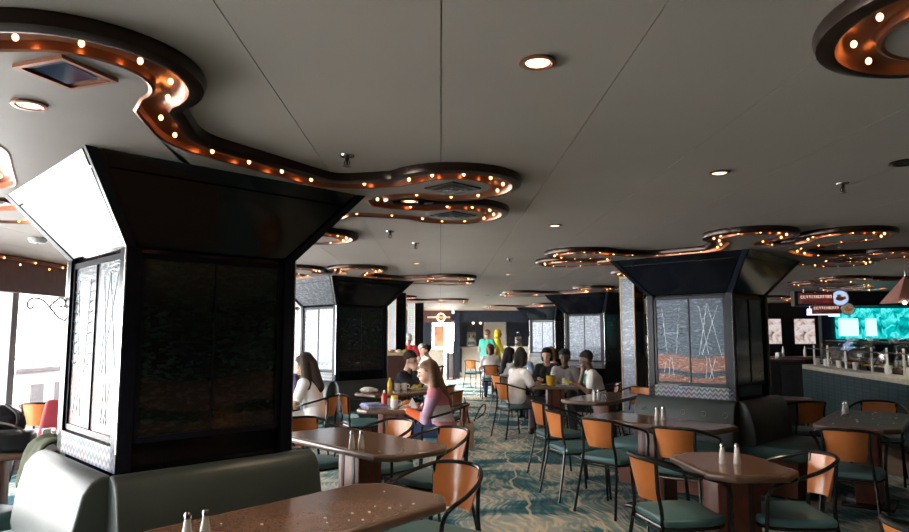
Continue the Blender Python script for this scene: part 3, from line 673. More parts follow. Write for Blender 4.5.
# ------------------------------------------------------------------ table items
def shaker0():
    t = thing('salt_shaker', 'x', 'shaker', (0,0,0), 0, 'salt and pepper shakers')
    MB().lathe([(.0205,0),(.022,.004),(.018,.05),(.0115,.092),(.011,.098)], 14).build('body', M['salt'], t, smooth=True)
    MB().lathe([(.0125,.096),(.0128,.11),(.008,.118)], 12).build('cap', M['steel'], t, smooth=True)
    return t
sh = shaker0(); first = [1]
for (x, y, l) in ((-.68,4.50,'left shaker of the pair on the table with crumbs'),(-.62,4.52,'right shaker of the pair on the table with crumbs'),
                  (1.79,5.99,'left white shaker of the pair on the right bench table'),(1.86,6.03,'right white shaker of the pair on the right bench table'),
                  (1.57,3.99,'left white shaker of the pair on the small front right table'),(1.655,3.99,'right white shaker of the pair on the small front right table'),
                  (-.955,2.46,'left white shaker at the bottom frame edge on the front table'),(-.905,2.50,'right white shaker at the bottom frame edge on the front table'),
                  (1.62,7.83,'left white shaker on the table before the slim pillar'),(1.68,7.87,'right white shaker on the table before the slim pillar'),
                  (3.72,6.46,'left shaker on the grey right table'),(3.77,6.50,'right shaker on the grey right table')):
    if first: first.clear(); sh.location = (x,y,.7508); sh['label'] = l
    else: dup(sh, (x,y,.7508), 0, l)
ZT = .7508
def simple(name, label, cat, mb, m, loc, rz=0, group=None, **k):
    o = mb.build(name, m, **k); o.location = loc; o.rotation_euler = (0,0,rz); return tag(o, label, cat, group)
def mug(x, y, label, lid=None, z=ZT, s=1):
    t = thing('mug', label, 'mug', (x,y,z), 0, 'white mugs')
    MB().lathe([(.032*s,0),(.040*s,.01),(.041*s,.092*s),(.036*s,.092*s),(.034*s,.015)], 16).build('cup', M['salt'], t, smooth=True)
    MB().tube(spline([(.04*s,0,.075*s),(.068*s,0,.07*s),(.068*s,0,.035*s),(.04*s,0,.025*s)],4), .006, 6).build('handle', M['salt'], t, smooth=True)
    if lid: MB().lathe([(.038*s,.092*s),(.038*s,.125*s),(.02*s,.13*s)], 14).build('lid', M[lid], t, smooth=True)
def bottle(x, y, label, m, name='sauce_bottle', z=ZT, h=1):
    t = thing(name, label, 'bottle', (x,y,z), 0, 'sauce bottles')
    MB().lathe([(.030,0),(.032,.01),(.032,.10*h),(.022,.13*h),(.014,.14*h)], 14).build('body', M[m], t, smooth=True)
    MB().lathe([(.015,.14*h),(.013,.155*h),(.005,.175*h)], 10).build('cap', M['salt'] if m == 'ketchup' else M[m], t, smooth=True)
def glassjuice(x, y, label, m='juice', h=.13, z=ZT, r=.034):
    t = thing('juice_glass', label, 'glass', (x,y,z), 0, 'glasses of juice')
    MB().lathe([(r*.8,0),(r*.85,.008),(r,h),(r-.003,h),(r*.82,.01)], 14).build('tumbler', M['gglass'], t, smooth=True)
    MB().lathe([(r*.78,.011),(r*.93,h*.8)], 14).build('drink', M[m], t, smooth=True)
def plate(x, y, label, m='food', z=ZT, r=.115):
    t = thing('dinner_plate', label, 'plate', (x,y,z), 0, 'plates of food')
    MB().lathe([(r*.55,0),(r*.6,.004),(r,.018),(r*.98,.02),(r*.55,.007)], 20).build('dish', M['salt'], t, smooth=True)
    f = MB(); rr = random.Random(int((x+9)*100))
    for k in range(7): f.sphere((rr.uniform(-.05,.05), rr.uniform(-.05,.05), .025+rr.uniform(0,.02)), rr.uniform(.018,.034), 8, 6)
    f.build('food', M[m], t, smooth=True)
mug(-.62, 6.98, 'white mug with a yellow top on the pink topped woman\'s table', 'yellow')
bottle(-.74, 7.12, 'red ketchup bottle on the pink topped woman\'s table', 'ketchup')
plate(-.50, 7.22, 'plate with orange food on the pink topped woman\'s table')
nb = MB(); nb.add([(-.05,-.04,0),(.05,-.05,0),(.06,.04,0),(-.04,.05,0),(.0,.0,.10),(.02,-.02,.06)],[(3,2,1,0),(0,1,4),(1,2,5),(1,5,4),(5,2,4),(2,3,4),(3,0,4)])
simple('paper_napkin', 'crumpled white napkin on the pink topped woman\'s table', 'napkin', nb, M['paper'], (-.44,7.02,ZT))
simple('newspaper', 'folded blue and white newspaper on the left of the pink topped woman\'s table', 'newspaper', MB().box(-.13,.13,-.17,.17,0,.006).box(-.12,.13,-.16,.15,.007,.014).box(-.12,.08,-.12,.12,.015,.03), M['newsblue'], (-.84,7.15,ZT), R(25), bevel=.003)
bottle(-.88, 9.15, 'yellow mustard bottle in front of the man in dark clothes', 'yellow')
mug(-.78, 9.2, 'white mug beside the mustard bottle')
mug(-.69, 9.25, 'second white mug right of the mustard bottle')
plate(-.52, 9.28, 'plate of yellow food before the man in dark clothes', 'salad')
simple('paper_bag', 'crumpled pale paper heap at the left end of the table before the teal bench', 'paper', MB().sphere((0,0,.04),.08,9,6,(1.4,1,.5)).sphere((.07,.02,.035),.05,8,5,(1.2,1,.6)), M['paper'], (-1.12,8.75,ZT))
glassjuice(1.42, 9.95, 'large orange juice pitcher on the white t-shirt man\'s table', h=.19, r=.075)
plate(1.70, 10.1, 'bowl in front of the man in the white t-shirt', 'salad')
simple('newspaper', 'dark folded magazine before the man in the white t-shirt', 'magazine', MB().box(-.12,.12,-.09,.09,0,.012), M['newsblue'], (1.62,9.92,ZT), R(8))
plate(1.25, 10.05, 'plate at the left of the white t-shirt man\'s table')
glassjuice(1.30, 12.3, 'orange juice glass on the table farther back', h=.16, r=.05)
glassjuice(1.52, 12.28, 'second juice glass on the table farther back', 'salad', h=.16, r=.05)
mug(1.70, 10.4, 'white mug behind the bowl of the white t-shirt man')
plate(1.15, 12.6, 'plate on the table farther back', 'food')
for k, (x,y,m) in enumerate(((3.5,6.15,'x'),(3.62,6.0,'x'))): pass
def crumbs(x, y, rot, spots, label):
    t = thing('crumbs', label, 'crumbs', (x,y,ZT), R(rot)); t['kind'] = 'stuff'
    mb = MB()
    for (a,b) in spots: mb.sphere((a,b,.003), random.uniform(.004,.009), 6, 4, (1,1.2,.6))
    mb.build('crumb_scatter', M['cream'], t)
crumbs(-.62,2.87,50, [(.42,-.22),(.36,-.2),(.30,-.19),(.28,-.12),(.2,-.17),(.14,-.13),(.06,-.2),(.02,-.1),(-.02,-.16),(-.2,.02),(-.3,.15),(.5,.05),(.1,-.24)], 'bread crumbs scattered over the front table')
crumbs(-.68,4.9,-47, [(.58,-.1),(.6,-.08),(.57,-.06),(.5,-.2)], 'few pale crumbs near the right end of the second table')
rr = random.Random(3)
crumbs(3.7,6.1,52, [(rr.uniform(-.6,.6), rr.uniform(-.25,.25)) for _ in range(26)], 'crumbs and scraps scattered over the grey right table')

# ------------------------------------------------------------------ left edge clutter
ch = thing('lounge_chair', 'red upholstered chair back beside the window, left of the nearest column', 'chair', (-3.70,6.30,0), R(205))
MB().box(-.20,.20,-.25,.25,.14,.44).build('seat', M['redfab'], ch, bevel=.05, seg=3)
MB().add([(-.20,-.30,.40),(.20,-.30,.40),(.20,-.16,.40),(-.20,-.16,.40),(-.13,-.40,.86),(.13,-.40,.86),(.13,-.30,.88),(-.13,-.30,.88)],[(0,3,2,1),(4,5,6,7),(0,1,5,4),(1,2,6,5),(2,3,7,6),(3,0,4,7)]).build('backrest', M['redfab'], ch, bevel=.04, seg=3)
for s in (-1,1):
    for q in (-1,1): MB().tube([(s*.17,q*.2,.16),(s*.18,q*.22,0)],.018).build('leg', M['blacktube'], ch)
bp = thing('backpack', 'dark patterned backpack slumped on the black table at the left edge', 'backpack', (-3.19,4.68,ZT), R(15))
MB().sphere((0,0,.135),.16,14,10,(1.3,.85,.84)).build('body', M['darkcloth'], bp, smooth=True)
MB().sphere((0,-.12,.10),.09,12,8,(1.2,.6,.9)).build('pocket', M['darkcloth'], bp, smooth=True)
MB().tube(spline([(.1,-.12,.05),(.2,-.18,.12),(.18,-.10,.21),(.08,-.02,.27)],5),.012,6).build('strap', M['blackstuff'], bp, smooth=True)
hb = thing('handbag', 'black handbag with a pale strap lying on the black table at the left edge', 'handbag', (-2.92,4.40,ZT), R(20))
MB().box(-.17,.17,-.1,.1,.0,.13).build('body', M['blackstuff'], hb, bevel=.03, seg=3)
MB().tube(spline([(-.15,-.1,.12),(-.05,-.13,.2),(.08,-.1,.17),(.16,-.06,.1)],6),.008,6).build('strap', M['steel'], hb, smooth=True)
mug(-2.86, 4.78, 'grey white mug on the black table beside the backpack')
mug(-2.76, 4.72, 'white mug on the black table nearest the olive jacket')
jk = thing('jacket', 'olive jacket draped over the window end of the pale bench back', 'jacket', (-2.44,4.06,0), R(-45))
jm = MB(); n = 10; vs = []; fs = []
prof = [(.16,.50),(.17,.62),(.15,.74),(.11,.85),(.03,.91),(-.05,.88),(-.09,.76),(-.11,.60)]
for i in range(n+1):
    x = -.16+.30*i/n
    for k, (yy, z) in enumerate(prof): vs.append((x, yy+.016*math.sin(i*1.9+k), z+.014*math.sin(i*1.3+k*.7)-.02*abs(i-5)/5))
np_ = len(prof)
for i in range(n):
    for k in range(np_-1): fs.append((i*np_+k, (i+1)*np_+k, (i+1)*np_+k+1, i*np_+k+1))
jo = jm.add(vs, fs).build('jacket_cloth', M['olive'], jk, smooth=True)
sm = jo.modifiers.new('thick', 'SOLIDIFY'); sm.thickness = .025; sm.offset = 0
sb = jo.modifiers.new('soft', 'SUBSURF'); sb.levels = 1; sb.render_levels = 1
sl = MB().tube(spline([(.14,.10,.86),(.19,.17,.72),(.20,.20,.55),(.19,.2,.42)],5),[.05]*15+[.042],8).build('sleeve', M['olive'], jk, smooth=True)
st = thing('lounge_chair', 'pale teal cushioned seat at the bottom left corner in window light', 'chair', (-2.96,4.08,0), R(160))
MB().box(-.30,.30,-.28,.28,.33,.45).build('seat', M['benchseat'], st, bevel=.05, seg=3)
MB().box(-.30,.30,-.28,.28,.20,.32).build('base', M['benchseat'], st, bevel=.04, seg=3)
for s in (-1,1):
    for q in (-1,1): MB().tube([(s*.24,q*.22,.21),(s*.25,q*.23,0)],.018).build('leg', M['blacktube'], st)
# bag hung on the pink woman's chair
bg = thing('handbag', 'tan handbag hanging on the pink topped woman\'s chair', 'handbag', (.15,6.92,.36), R(90))
MB().box(-.11,.11,-.045,.045,.0,.26).build('body', M['tan'], bg, bevel=.02, seg=2)
MB().tube(spline([(-.09,0,.25),(-.08,.03,.42),(0,.05,.50),(.08,.03,.42),(.09,0,.25)],5),.008,6).build('handle', M['blackstuff'], bg, smooth=True)
MB().tube(spline([(.02,-.05,.26),(.05,-.12,.40),(.10,-.17,.42),(.12,-.16,.34),(.06,-.08,.28)],5),.007,6).build('strap', M['blackstuff'], bg, smooth=True)

# ------------------------------------------------------------------ buffet on the right
bc = thing('buffet_counter', 'dark teal tiled buffet counter with pale top on the right', 'counter', (0,0,0))
BF = [(4.95,4.6),(6.55,12.7),(7.55,12.5),(5.95,4.4)]
MB().prism(BF, .0, .88).build('counter_body', M['tealtile'], bc)
MB().prism([(4.88,4.6),(6.50,12.78),(7.6,12.55),(6.0,4.4)], .88, .95).build('countertop', M['cream'], bc, bevel=.015)
MB().prism([(4.95-.02,4.6),(6.55-.02,12.7),(6.56,12.69),(4.97,4.6)], .0, .10).build('kick_plate', M['blackstuff'], bc)
def onc(y, d): return (4.95+(y-4.6)*.1975+d, y)       # a spot on the counter, d in from its front edge
sg = thing('sneeze_guard', 'glass sneeze guard on slim white posts along the buffet counter', 'sneeze guard', (0,0,.95))
for y in (12.4,11.7,10.9,9.9,9.4,8.9,8.0,7.3,6.6):
    x, yy = onc(y, .16); MB().lathe([(.016,0),(.016,.36),(.012,.37)], 10, cx=x, cy=yy).build('post', M['white'], sg, smooth=True)
a = onc(12.5,.05); b = onc(6.2,.05); c = onc(6.2,.42); d = onc(12.5,.42)
MB().add([(*a,.30),(*b,.30),(*c,.44),(*d,.44),(*a,.308),(*b,.308),(*c,.448),(*d,.448)],[(0,3,2,1),(4,5,6,7),(0,1,5,4),(1,2,6,5),(2,3,7,6),(3,0,4,7)]).build('glass_shelf', M['gglass'], sg)
MB().tube([(*a,.304),(*b,.304)],.01,6).tube([(*d,.444),(*c,.444)],.01,6).build('edge_rail', M['steel'], sg)
k0 = ['nearest the left end','second from its left end','third along from the left end','fourth along from the left end','fifth along','sixth along, beside the frame edge']
for k, y in enumerate((11.2,10.6,10.0,9.4,8.8,8.2)):
    x, yy = onc(y, .52)
    t = thing('serving_tray', 'black serving pan on the buffet counter, ' + k0[k], 'tray', (x,yy,.95), R(78), 'serving pans on the buffet')
    MB().add([(-.24,-.22,0),(.24,-.22,0),(.24,.22,0),(-.24,.22,0),(-.27,-.25,.075),(.27,-.25,.075),(.27,.25,.075),(-.27,.25,.075)],[(0,3,2,1),(0,1,5,4),(1,2,6,5),(2,3,7,6),(3,0,4,7)]).add([(-.25,-.23,.05),(.25,-.23,.05),(.25,.23,.05),(-.25,.23,.05)],[(0,1,2,3)]).build('pan', M['tray'], t)
    f = MB(); q = random.Random(k)
    for _ in range(14): f.sphere((q.uniform(-.2,.2),q.uniform(-.18,.18),.06),q.uniform(.025,.045),8,5)
    f.build('food', M[['food','salad','cream'][k % 3]], t, smooth=True)
    MB().tube([(-.05,.05,.09),(.16,-.12,.24)],.009,6).lathe([(.0,.05),(.035,.055),(.04,.07)],10,cx=-.05,cy=.05).build('serving_spoon', M['steel'], t)
for k, (y, dd, l) in enumerate(((12.2,.5,'steel domed food warmer at the left end of the buffet'),(11.75,.62,'steel domed food warmer, second from the left end of the buffet'))):
    x, yy = onc(y, dd)
    t = thing('chafing_dish', l, 'food warmer', (x,yy,.95), R(78), 'steel food warmers')
    MB().box(-.24,.24,-.18,.18,.08,.17).box(-.22,-.19,-.16,.16,0,.08).box(.19,.22,-.16,.16,0,.08).build('base', M['steel'], t, bevel=.01)
    MB().tube([(-.23+.46*i/8, 0, .17) for i in range(9)], .17, 16).build('dome_lid', M['steel'], t, smooth=True)
    MB().tube([(-.06,-.14,.30),(-.06,-.18,.33),(.06,-.18,.33),(.06,-.14,.30)],.01,6).build('handle', M['blackstuff'], t)
def dispenser(x, y, z, rz, label, m='steel', s=1):
    t = thing('drink_dispenser', label, 'drink dispenser', (x,y,z), rz, 'drink dispensers')
    MB().box(-.16*s,.16*s,-.17*s,.17*s,.0,.10*s).box(-.15*s,.15*s,.02*s,.17*s,.10*s,.46*s).build('body', M[m], t, bevel=.012*s)
    MB().lathe([(.12*s,.46*s),(.13*s,.48*s),(.13*s,.66*s),(.06*s,.69*s)], 16, cy=.05*s).build('tank', M['gglass'], t, smooth=True)
    for q in (-1,1): MB().tube([(q*.07*s,.03*s,.36*s),(q*.07*s,-.05*s,.36*s),(q*.07*s,-.06*s,.30*s)], .016*s, 8).build('tap', M['blackstuff'], t)
for k, (y, dd) in enumerate(((12.35,.85),(11.9,.9),(11.45,.9),(11.0,.85),(10.5,.9),(10.1,.88),(9.7,.9),(9.2,.86),(8.7,.9))):
    x, yy = onc(y, dd); o9 = ['first','second','third','fourth','fifth','sixth','seventh','eighth','ninth'][k]
    if k % 2 == 0:
        simple('plate_stack', 'white plate stack on the buffet back edge, %s item from the left' % o9, 'plates', MB().lathe([p for q in range(9) for p in ((.09,q*.017),(.125,q*.017+.012),(.12,q*.017+.016))], 18), M['salt'], (x,yy,.95), 0, 'white plate stacks on the buffet', smooth=False)
    else:
        t = thing('canister', 'steel canister on the buffet back edge, %s item from the left' % o9, 'canister', (x,yy,.95), 0, 'steel canisters on the buffet')
        MB().lathe([(.085,0),(.09,.01),(.09,.24)], 18).build('body', M['steel'], t, smooth=True); MB().lathe([(.093,.24),(.093,.26),(.03,.285),(.02,.31)], 18).build('lid', M['blackstuff'], t, smooth=True)
for k, y in enumerate((12.5,12.0,11.4,10.7,9.55,8.95)):
    x, yy = onc(y, .24); mug(x, yy, 'white cup beside the guard posts on the buffet counter, ' + ['at its left end','second from the left end','third from the left end','fourth from the left end','fifth from the left end','sixth from the left end'][k], None, .95, 1.3)
# buffet back wall
struct(MB().box(7.7, XR, 14.0, 14.12, 0, ZC-.005).build('wall_buffet', M['darkwall']))
bk = thing('back_counter', 'steel back counter beneath the backlit aqua glass', 'counter', (0,13.6,0))
MB().box(7.75,12.3,-.35,.35,0,.88).build('counter_body', M['darkwall'], bk); MB().box(7.72,12.3,-.38,.38,.88,.93).build('countertop', M['steel'], bk, bevel=.01)
MB().box(7.9,12.2,.05,.3,1.30,1.33).build('shelf', M['steel'], bk)
lab = ['left','second','third','fourth']
for k, x in enumerate((7.98,8.52,8.95,9.75)):
    w = (.5,.38,.76,1.0)[k]
    t = thing('glass_art_panel', 'backlit aqua glass panel over the buffet, ' + ['with a white glowing square, at its left end','with a narrow white glowing strip','busy with teal swirls, right of the white strip','busy with teal swirls, cut by the frame edge'][k], 'glass panel', (x,13.95,1.42), 0, 'backlit aqua glass panels')
    MB().box(0,w,-.03,.04,0,.64).build('glass_art', M['aqua'], t)
    if k < 2: MB().box(.03 if k == 0 else .05, w-.06 if k == 0 else w-.1, -.034,-.03,.06,.42).build('bright_pane', M['aquawhite'], t)
for k, (x, l) in enumerate(((8.35,'drink dispenser under the left end of the aqua glass'),(9.0,'drink dispenser second from left under the aqua glass'),(9.8,'drink dispenser third from left under the aqua glass'))): dispenser(x,13.45,.93,0,l,'steel',.75)
for k in range(5):
    simple('serving_bowl', 'green white bowl on the shelf under the aqua glass, ' + ['far left','second from left','in the middle','fourth from left','far right'][k], 'bowl', MB().lathe([(.05,0),(.06,.005),(.13,.10),(.125,.10),(.05,.012)], 16), [M['white'],M['aquawhite']][0], (8.2+.42*k,13.78,1.33), 0, 'bowls on the shelf', smooth=True)
# pink pyramid lamp over the aqua glass
t = thing('pyramid_lamp', 'dusty pink pyramid shaped hood with small lamps hanging over the buffet counter', 'lamp', (6.19,9.1,1.93))
MB().add([(-.26,-.2,0),(.26,-.2,0),(.26,.2,0),(-.26,.2,0),(-.02,-.02,.36),(.02,-.02,.36),(.02,.02,.36),(-.02,.02,.36)],[(0,3,2,1),(0,1,5,4),(1,2,6,5),(2,3,7,6),(3,0,4,7),(4,5,6,7)]).build('pyramid', mat('dusty pink panel',(.45,.22,.19),.5), t)
MB().tube([(0,0,.36),(0,0,.418)],.008,6).build('hanger', M['steel'], t)
for s in (-.17,.13): MB().sphere((s,-.205,.0),.028,10,6).build('lamp_bulb', M['lampdisc'], t, smooth=True)
# fascia, hanging signs
t = thing('buffet_fascia', 'black hanging fascia above the buffet behind the red signs', 'fascia', (0,0,0))
MB().box(6.6,12.3,12.9,13.05,2.06,2.345).build('board', M['blackstuff'], t)
def redsign(x, y, z, w, h, label):
    t = thing('hanging_sign', label, 'sign', (x,y,z), R(-25), 'red hanging signs')
    MB().box(-w/2,w/2,-.015,.015,-h/2,h/2).build('board', M['rednight'], t, bevel=.004)
    lt = MB(); q = random.Random(5); xx = -w/2+.04
    while xx < w/2-.05:
        ww = q.choice((.022,.028,.032)); hh = .05
        kind = q.randrange(3)
        if kind == 0: lt.box(xx,xx+.008,-.019,-.015,.0,hh).box(xx+ww-.008,xx+ww,-.019,-.015,.0,hh).box(xx,xx+ww,-.019,-.015,hh-.01,hh)
        elif kind == 1: lt.box(xx,xx+.008,-.019,-.015,.0,hh).box(xx,xx+ww,-.019,-.015,.0,.01).box(xx,xx+ww,-.019,-.015,hh-.01,hh)
        else: lt.box(xx+ww/2-.005,xx+ww/2+.005,-.019,-.015,.0,hh).box(xx,xx+ww,-.019,-.015,hh-.01,hh)
        xx += ww+.012
    lt.build('lettering', M['signink'], t)
    MB().tube([(-w*.35,0,h/2),(-w*.35,0,ZC-z-.002)],.006,6).tube([(w*.35,0,h/2),(w*.35,0,ZC-z-.002)],.006,6).build('hanger', M['steel'], t)
redsign(6.52,12.0,2.16,.56,.20,'red hanging sign with pale lettering, upper and larger of the two')
redsign(7.12,12.75,1.99,.50,.18,'red hanging sign with pale lettering, lower and smaller of the two')
def roundsign(x, y, z, r, label, m):
    t = thing('hanging_sign', label, 'sign', (x,y,z), R(-25), 'round hanging signs')
    rot = Matrix.Rotation(R(90),4,'X')
    d = MB(); d.m = rot; d.lathe([(r,-.015),(r,.015)], 28); d.build('disc', M[m], t)
    rim = MB(); rim.m = rot; rim.tube([(r*math.cos(2*PI*k/28), r*math.sin(2*PI*k/28), .012) for k in range(28)], .008, 6, closed=True); rim.build('rim', M['steel'], t)
    e = MB(); e.sphere((0,-.017,-.01), r*.52, 14, 8, (1,.08,.62)); e.sphere((r*.5,-.017,.0), r*.2, 8, 6, (1,.1,1.1)); e.sphere((-r*.1,-.017,r*.32), r*.22, 8, 6, (1.2,.1,.6))
    e.build('emblem', M['fishbrown'], t, smooth=True)
    MB().tube([(0,0,r),(0,0,ZC-z-.002)],.005,6).build('hanger', M['steel'], t)
roundsign(6.96,12.0,2.165,.135,'round pale blue sign with an orange brown emblem beside the upper red sign','signblue')
roundsign(7.44,12.6,1.99,.11,'grey round sign with brown emblem beside the lower red sign','cream')
simple('light_fixture', 'blue white lit L shaped strip beneath the red signs', 'light', MB().box(-.3,.32,-.03,.03,-.03,.02).box(-.3,-.22,-.03,.03,-.03,.09).box(.12,.32,-.03,.03,-.06,.03).box(-.26,-.25,-.005,.005,.09,.416).box(.25,.26,-.005,.005,.03,.416), M['blueglow'], (7.35,13.3,1.93), 0, bevel=.01)
# picture panels further behind, and their counter
for k, (x, w, l) in enumerate(((7.95,.42,'lit picture panel behind the buffet, left of the red signs'),(8.75,.50,'lit picture panel below the red signs'))):
    t = thing('menu_board', l, 'picture panel', (x,16.7,1.28), 0, 'lit picture panels')
    MB().box(-w/2,w/2,-.02,.0,0,.62).build('picture', M['foodphoto'], t); MB().box(-w/2-.03,w/2+.03,0,.05,-.03,.65).build('frame', M['blackstuff'], t)
struct(MB().box(6.2, 12.5, 16.8, 16.9, 0, ZC-.005).build('wall_grill', M['darkwall']))
t = thing('service_counter', 'wood topped service counter in front of the lit picture panels', 'counter', (7.7,15.6,0))
MB().box(-1.3,1.4,-.3,.3,0,.95).build('counter_body', M['darkwall'], t); MB().box(-1.35,1.45,-.35,.35,.95,1.0).build('countertop', M['mahog'], t, bevel=.01)
for k, x in enumerate((6.75,7.15,7.6,8.1)):
    bottle(x,15.5,['white bottle on the wood topped service counter, far left','second bottle on the wood topped service counter','third bottle on the wood topped service counter','bottle at the right of the wood topped service counter'][k], 'white', 'sauce_bottle', 1.0, 1.4)
t = thing('waiter_station', 'dark waiter cabinet standing between the etched column and the buffet', 'cabinet', (4.65,10.0,0), R(0))
MB().box(-.28,.40,-.25,.25,0,1.12).build('body', M['blackstuff'], t, bevel=.01); MB().box(-.31,.43,-.28,.28,1.12,1.15).build('top', M['darkwood'], t, bevel=.006)
for s in (-.11,.23): MB().box(s-.155,s+.155,-.262,-.25,.08,1.06).build('door', M['darkwall'], t, bevel=.004)
for k, x in enumerate((4.55,4.8)): mug(x,9.95,['white cup on the dark waiter cabinet, on its left','white cup on the dark waiter cabinet, on its right'][k],None,1.15)

# ------------------------------------------------------------------ far end of the room
def boxthing(name, label, cat, x0,x1,y0,y1,z0,z1, m, group=None): return simple(name, label, cat, MB().box(x0,x1,y0,y1,0,z1-z0), M[m], (0,0,z0), 0, group, bevel=.01)
struct(MB().box(.05, 6.2, 23.2, 23.3, 1.95, ZC-.004).build('trim_2', M['navywall']))
struct(MB().box(-.0,.18,23.1,YF,0,ZC-.004).build('wall_partition', M['navywall']))
t = thing('coffee_counter', 'white serving counter at the far end of the aisle', 'counter', (1.82,24.6,0))
MB().box(-1.55,1.7,-.35,.35,0,1.02).build('counter_body', M['white'], t); MB().box(-1.62,1.75,-.40,.40,1.02,1.07).build('countertop', M['white'], t, bevel=.01)
for k in range(5): MB().box(-1.5+.64*k,-1.5+.64*k+.58,-.362,-.35,.08,.95).build('door', M['white'], t)
t = thing('whiteboard_panel', 'pale lit panel on the far back wall behind the yellow dressed person', 'panel', (1.62,26.95,1.05))
MB().box(-.42,.44,-.03,.0,0,.98).build('panel', M['white'], t); MB().box(-.46,.48,-.025,.01,-.04,1.02).build('frame', M['steel'], t)
dispenser(.62,24.55,1.07,0,'tall steel coffee machine at the left end of the far white counter','steel',1.15)
dispenser(2.35,24.55,1.07,0,'steel drink dispenser on the far white counter, right of the yellow dressed person','steel',.8)
dispenser(2.85,24.55,1.07,0,'steel drink dispenser at the right end of the far white counter','white',.8)
for k in range(5): mug(1.0+.12*k,24.4,['white cup on the far counter nearest the coffee machine','second white cup from the far coffee machine','third white cup from the far coffee machine','fourth white cup from the far coffee machine','fifth white cup from the far coffee machine'][k],None,1.07,1.2)
for k, x in enumerate((.75,1.05)):
    t = thing('wall_lamp', ['small round lamp on the dark far wall, on the left','small round lamp on the dark far wall, nearer the pale panel'][k], 'lamp', (x,26.9,1.98)); MB().sphere((0,-.06,0),.05,10,8).build('globe', M['lampdisc'], t, smooth=True); MB().lathe([(.04,-.04),(.04,-.02)],10).build('bracket', M['steel'], t)
boxthing('bin_cabinet', 'dark grey cabinet left of the far white counter', 'cabinet', -.30,-.02,24.0,24.6,0,.85,'post')
# glass doors, far left of the back
t = thing('glass_door', 'bright double glass door at the far end of the room', 'door', (-.46,26.96,0))
MB().box(-.44,-.01,-.03,.0,.05,2.0).build('left_leaf', M['glass'], t); MB().box(.01,.44,-.03,.0,.05,2.0).build('right_leaf', M['glass'], t)
f = MB()
for x in (-.48,-.025,.43): f.box(x,x+.05,-.05,.02,0,2.05)
f.box(-.48,.48,-.05,.02,2.0,2.07); f.build('frame', M['post'], t)
simple('poster', 'orange poster beside the far glass door', 'poster', MB().box(-.2,.2,-.01,.0,0,.85), mat('faded orange print',(.75,.33,.18),.6,var=.35,scale=5), (-.62,26.85,1.02))
for k, x in enumerate((-.22,-.03)): simple('stanchion', ['black post standing in front of the far door, on the left','black post standing in front of the far door, on the right'][k], 'post', MB().lathe([(.10,0),(.1,.02),(.035,.03),(.03,1.25),(.04,1.27)],12), M['blackstuff'], (x,22.6,0.006), 0, smooth=True)
boxthing('reception_desk', 'cream half wall below the orange poster at the far end', 'desk', -1.25,-.45,24.6,25.2,0,.98,'cream')
t = thing('shop_fascia', 'burgundy fascia with a yellow ring sign across the far left', 'fascia', (-1.5,23.4,2.03))
MB().box(-2.2,1.40,-.06,.06,-.1,.318).build('board', M['burg'], t)
MB().box(.55,1.35,-.085,-.06,.06,.12).build('pale_strip', M['cream'], t)
rg = MB(); rg.m = Matrix.Translation((1.03,-.12,.08)); rg.tube([(.13*math.cos(2*PI*k/24),0,.13*math.sin(2*PI*k/24)) for k in range(24)], .022, 8, closed=True); rg.build('ring_lamp', M['neon'], t, smooth=True)
rg = MB(); rg.m = Matrix.Translation((1.03,-.12,.08)); rg.tube([(.035*math.cos(2*PI*k/12),0,.035*math.sin(2*PI*k/12)) for k in range(12)], .02, 6, closed=True); rg.build('emblem', M['fishbrown'], t, smooth=True)
t = thing('display_case', 'teal glass display behind the seated woman in the pale sleeveless top', 'display', (-1.55,25.2,.9))
MB().box(-.75,.35,-.1,.1,0,1.0).build('teal_panel', mat('teal display panel',(.03,.16,.20),.3,var=.6,scale=3), t); MB().box(-.78,.38,-.12,.12,-.9,0).build('base', M['cream'], t)
t = thing('half_wall', 'low brown half wall with a planted top, left of the red topped person', 'half wall', (-1.15,12.3,0), R(0))
MB().box(-.28,.42,-.15,.15,0,1.13).build('wall', M['darkwood'], t); MB().box(-.3,.45,-.18,.18,1.13,1.18).build('ledge', M['tan'], t, bevel=.01)
for k in range(6):
    o = MB().sphere((0,0,.03),.045,9,6,(1.3,1,.8)); simple('bread_roll', 'small pale bread roll on the half wall, ' + ['far left','second from left','third from left','fourth from left','fifth from left','far right'][k], 'bread', o, M[['cream','salad','food'][k % 3]], (-1.38+.12*k,12.25,1.175), 0, 'bread rolls on the half wall', smooth=True)
t = thing('wall_shelf', 'pale shelf unit glimpsed between the slim pillar and the etched column', 'shelf', (4.1,14.2,0))
MB().box(-.2,.25,-.2,.2,0,1.05).build('cabinet', M['darkwood'], t); MB().box(-.15,.2,-.15,.15,1.05,1.5).build('white_machine', M['white'], t, bevel=.02); MB().box(-.1,.15,-.16,-.15,1.12,1.3).build('front_panel', M['steel'], t)

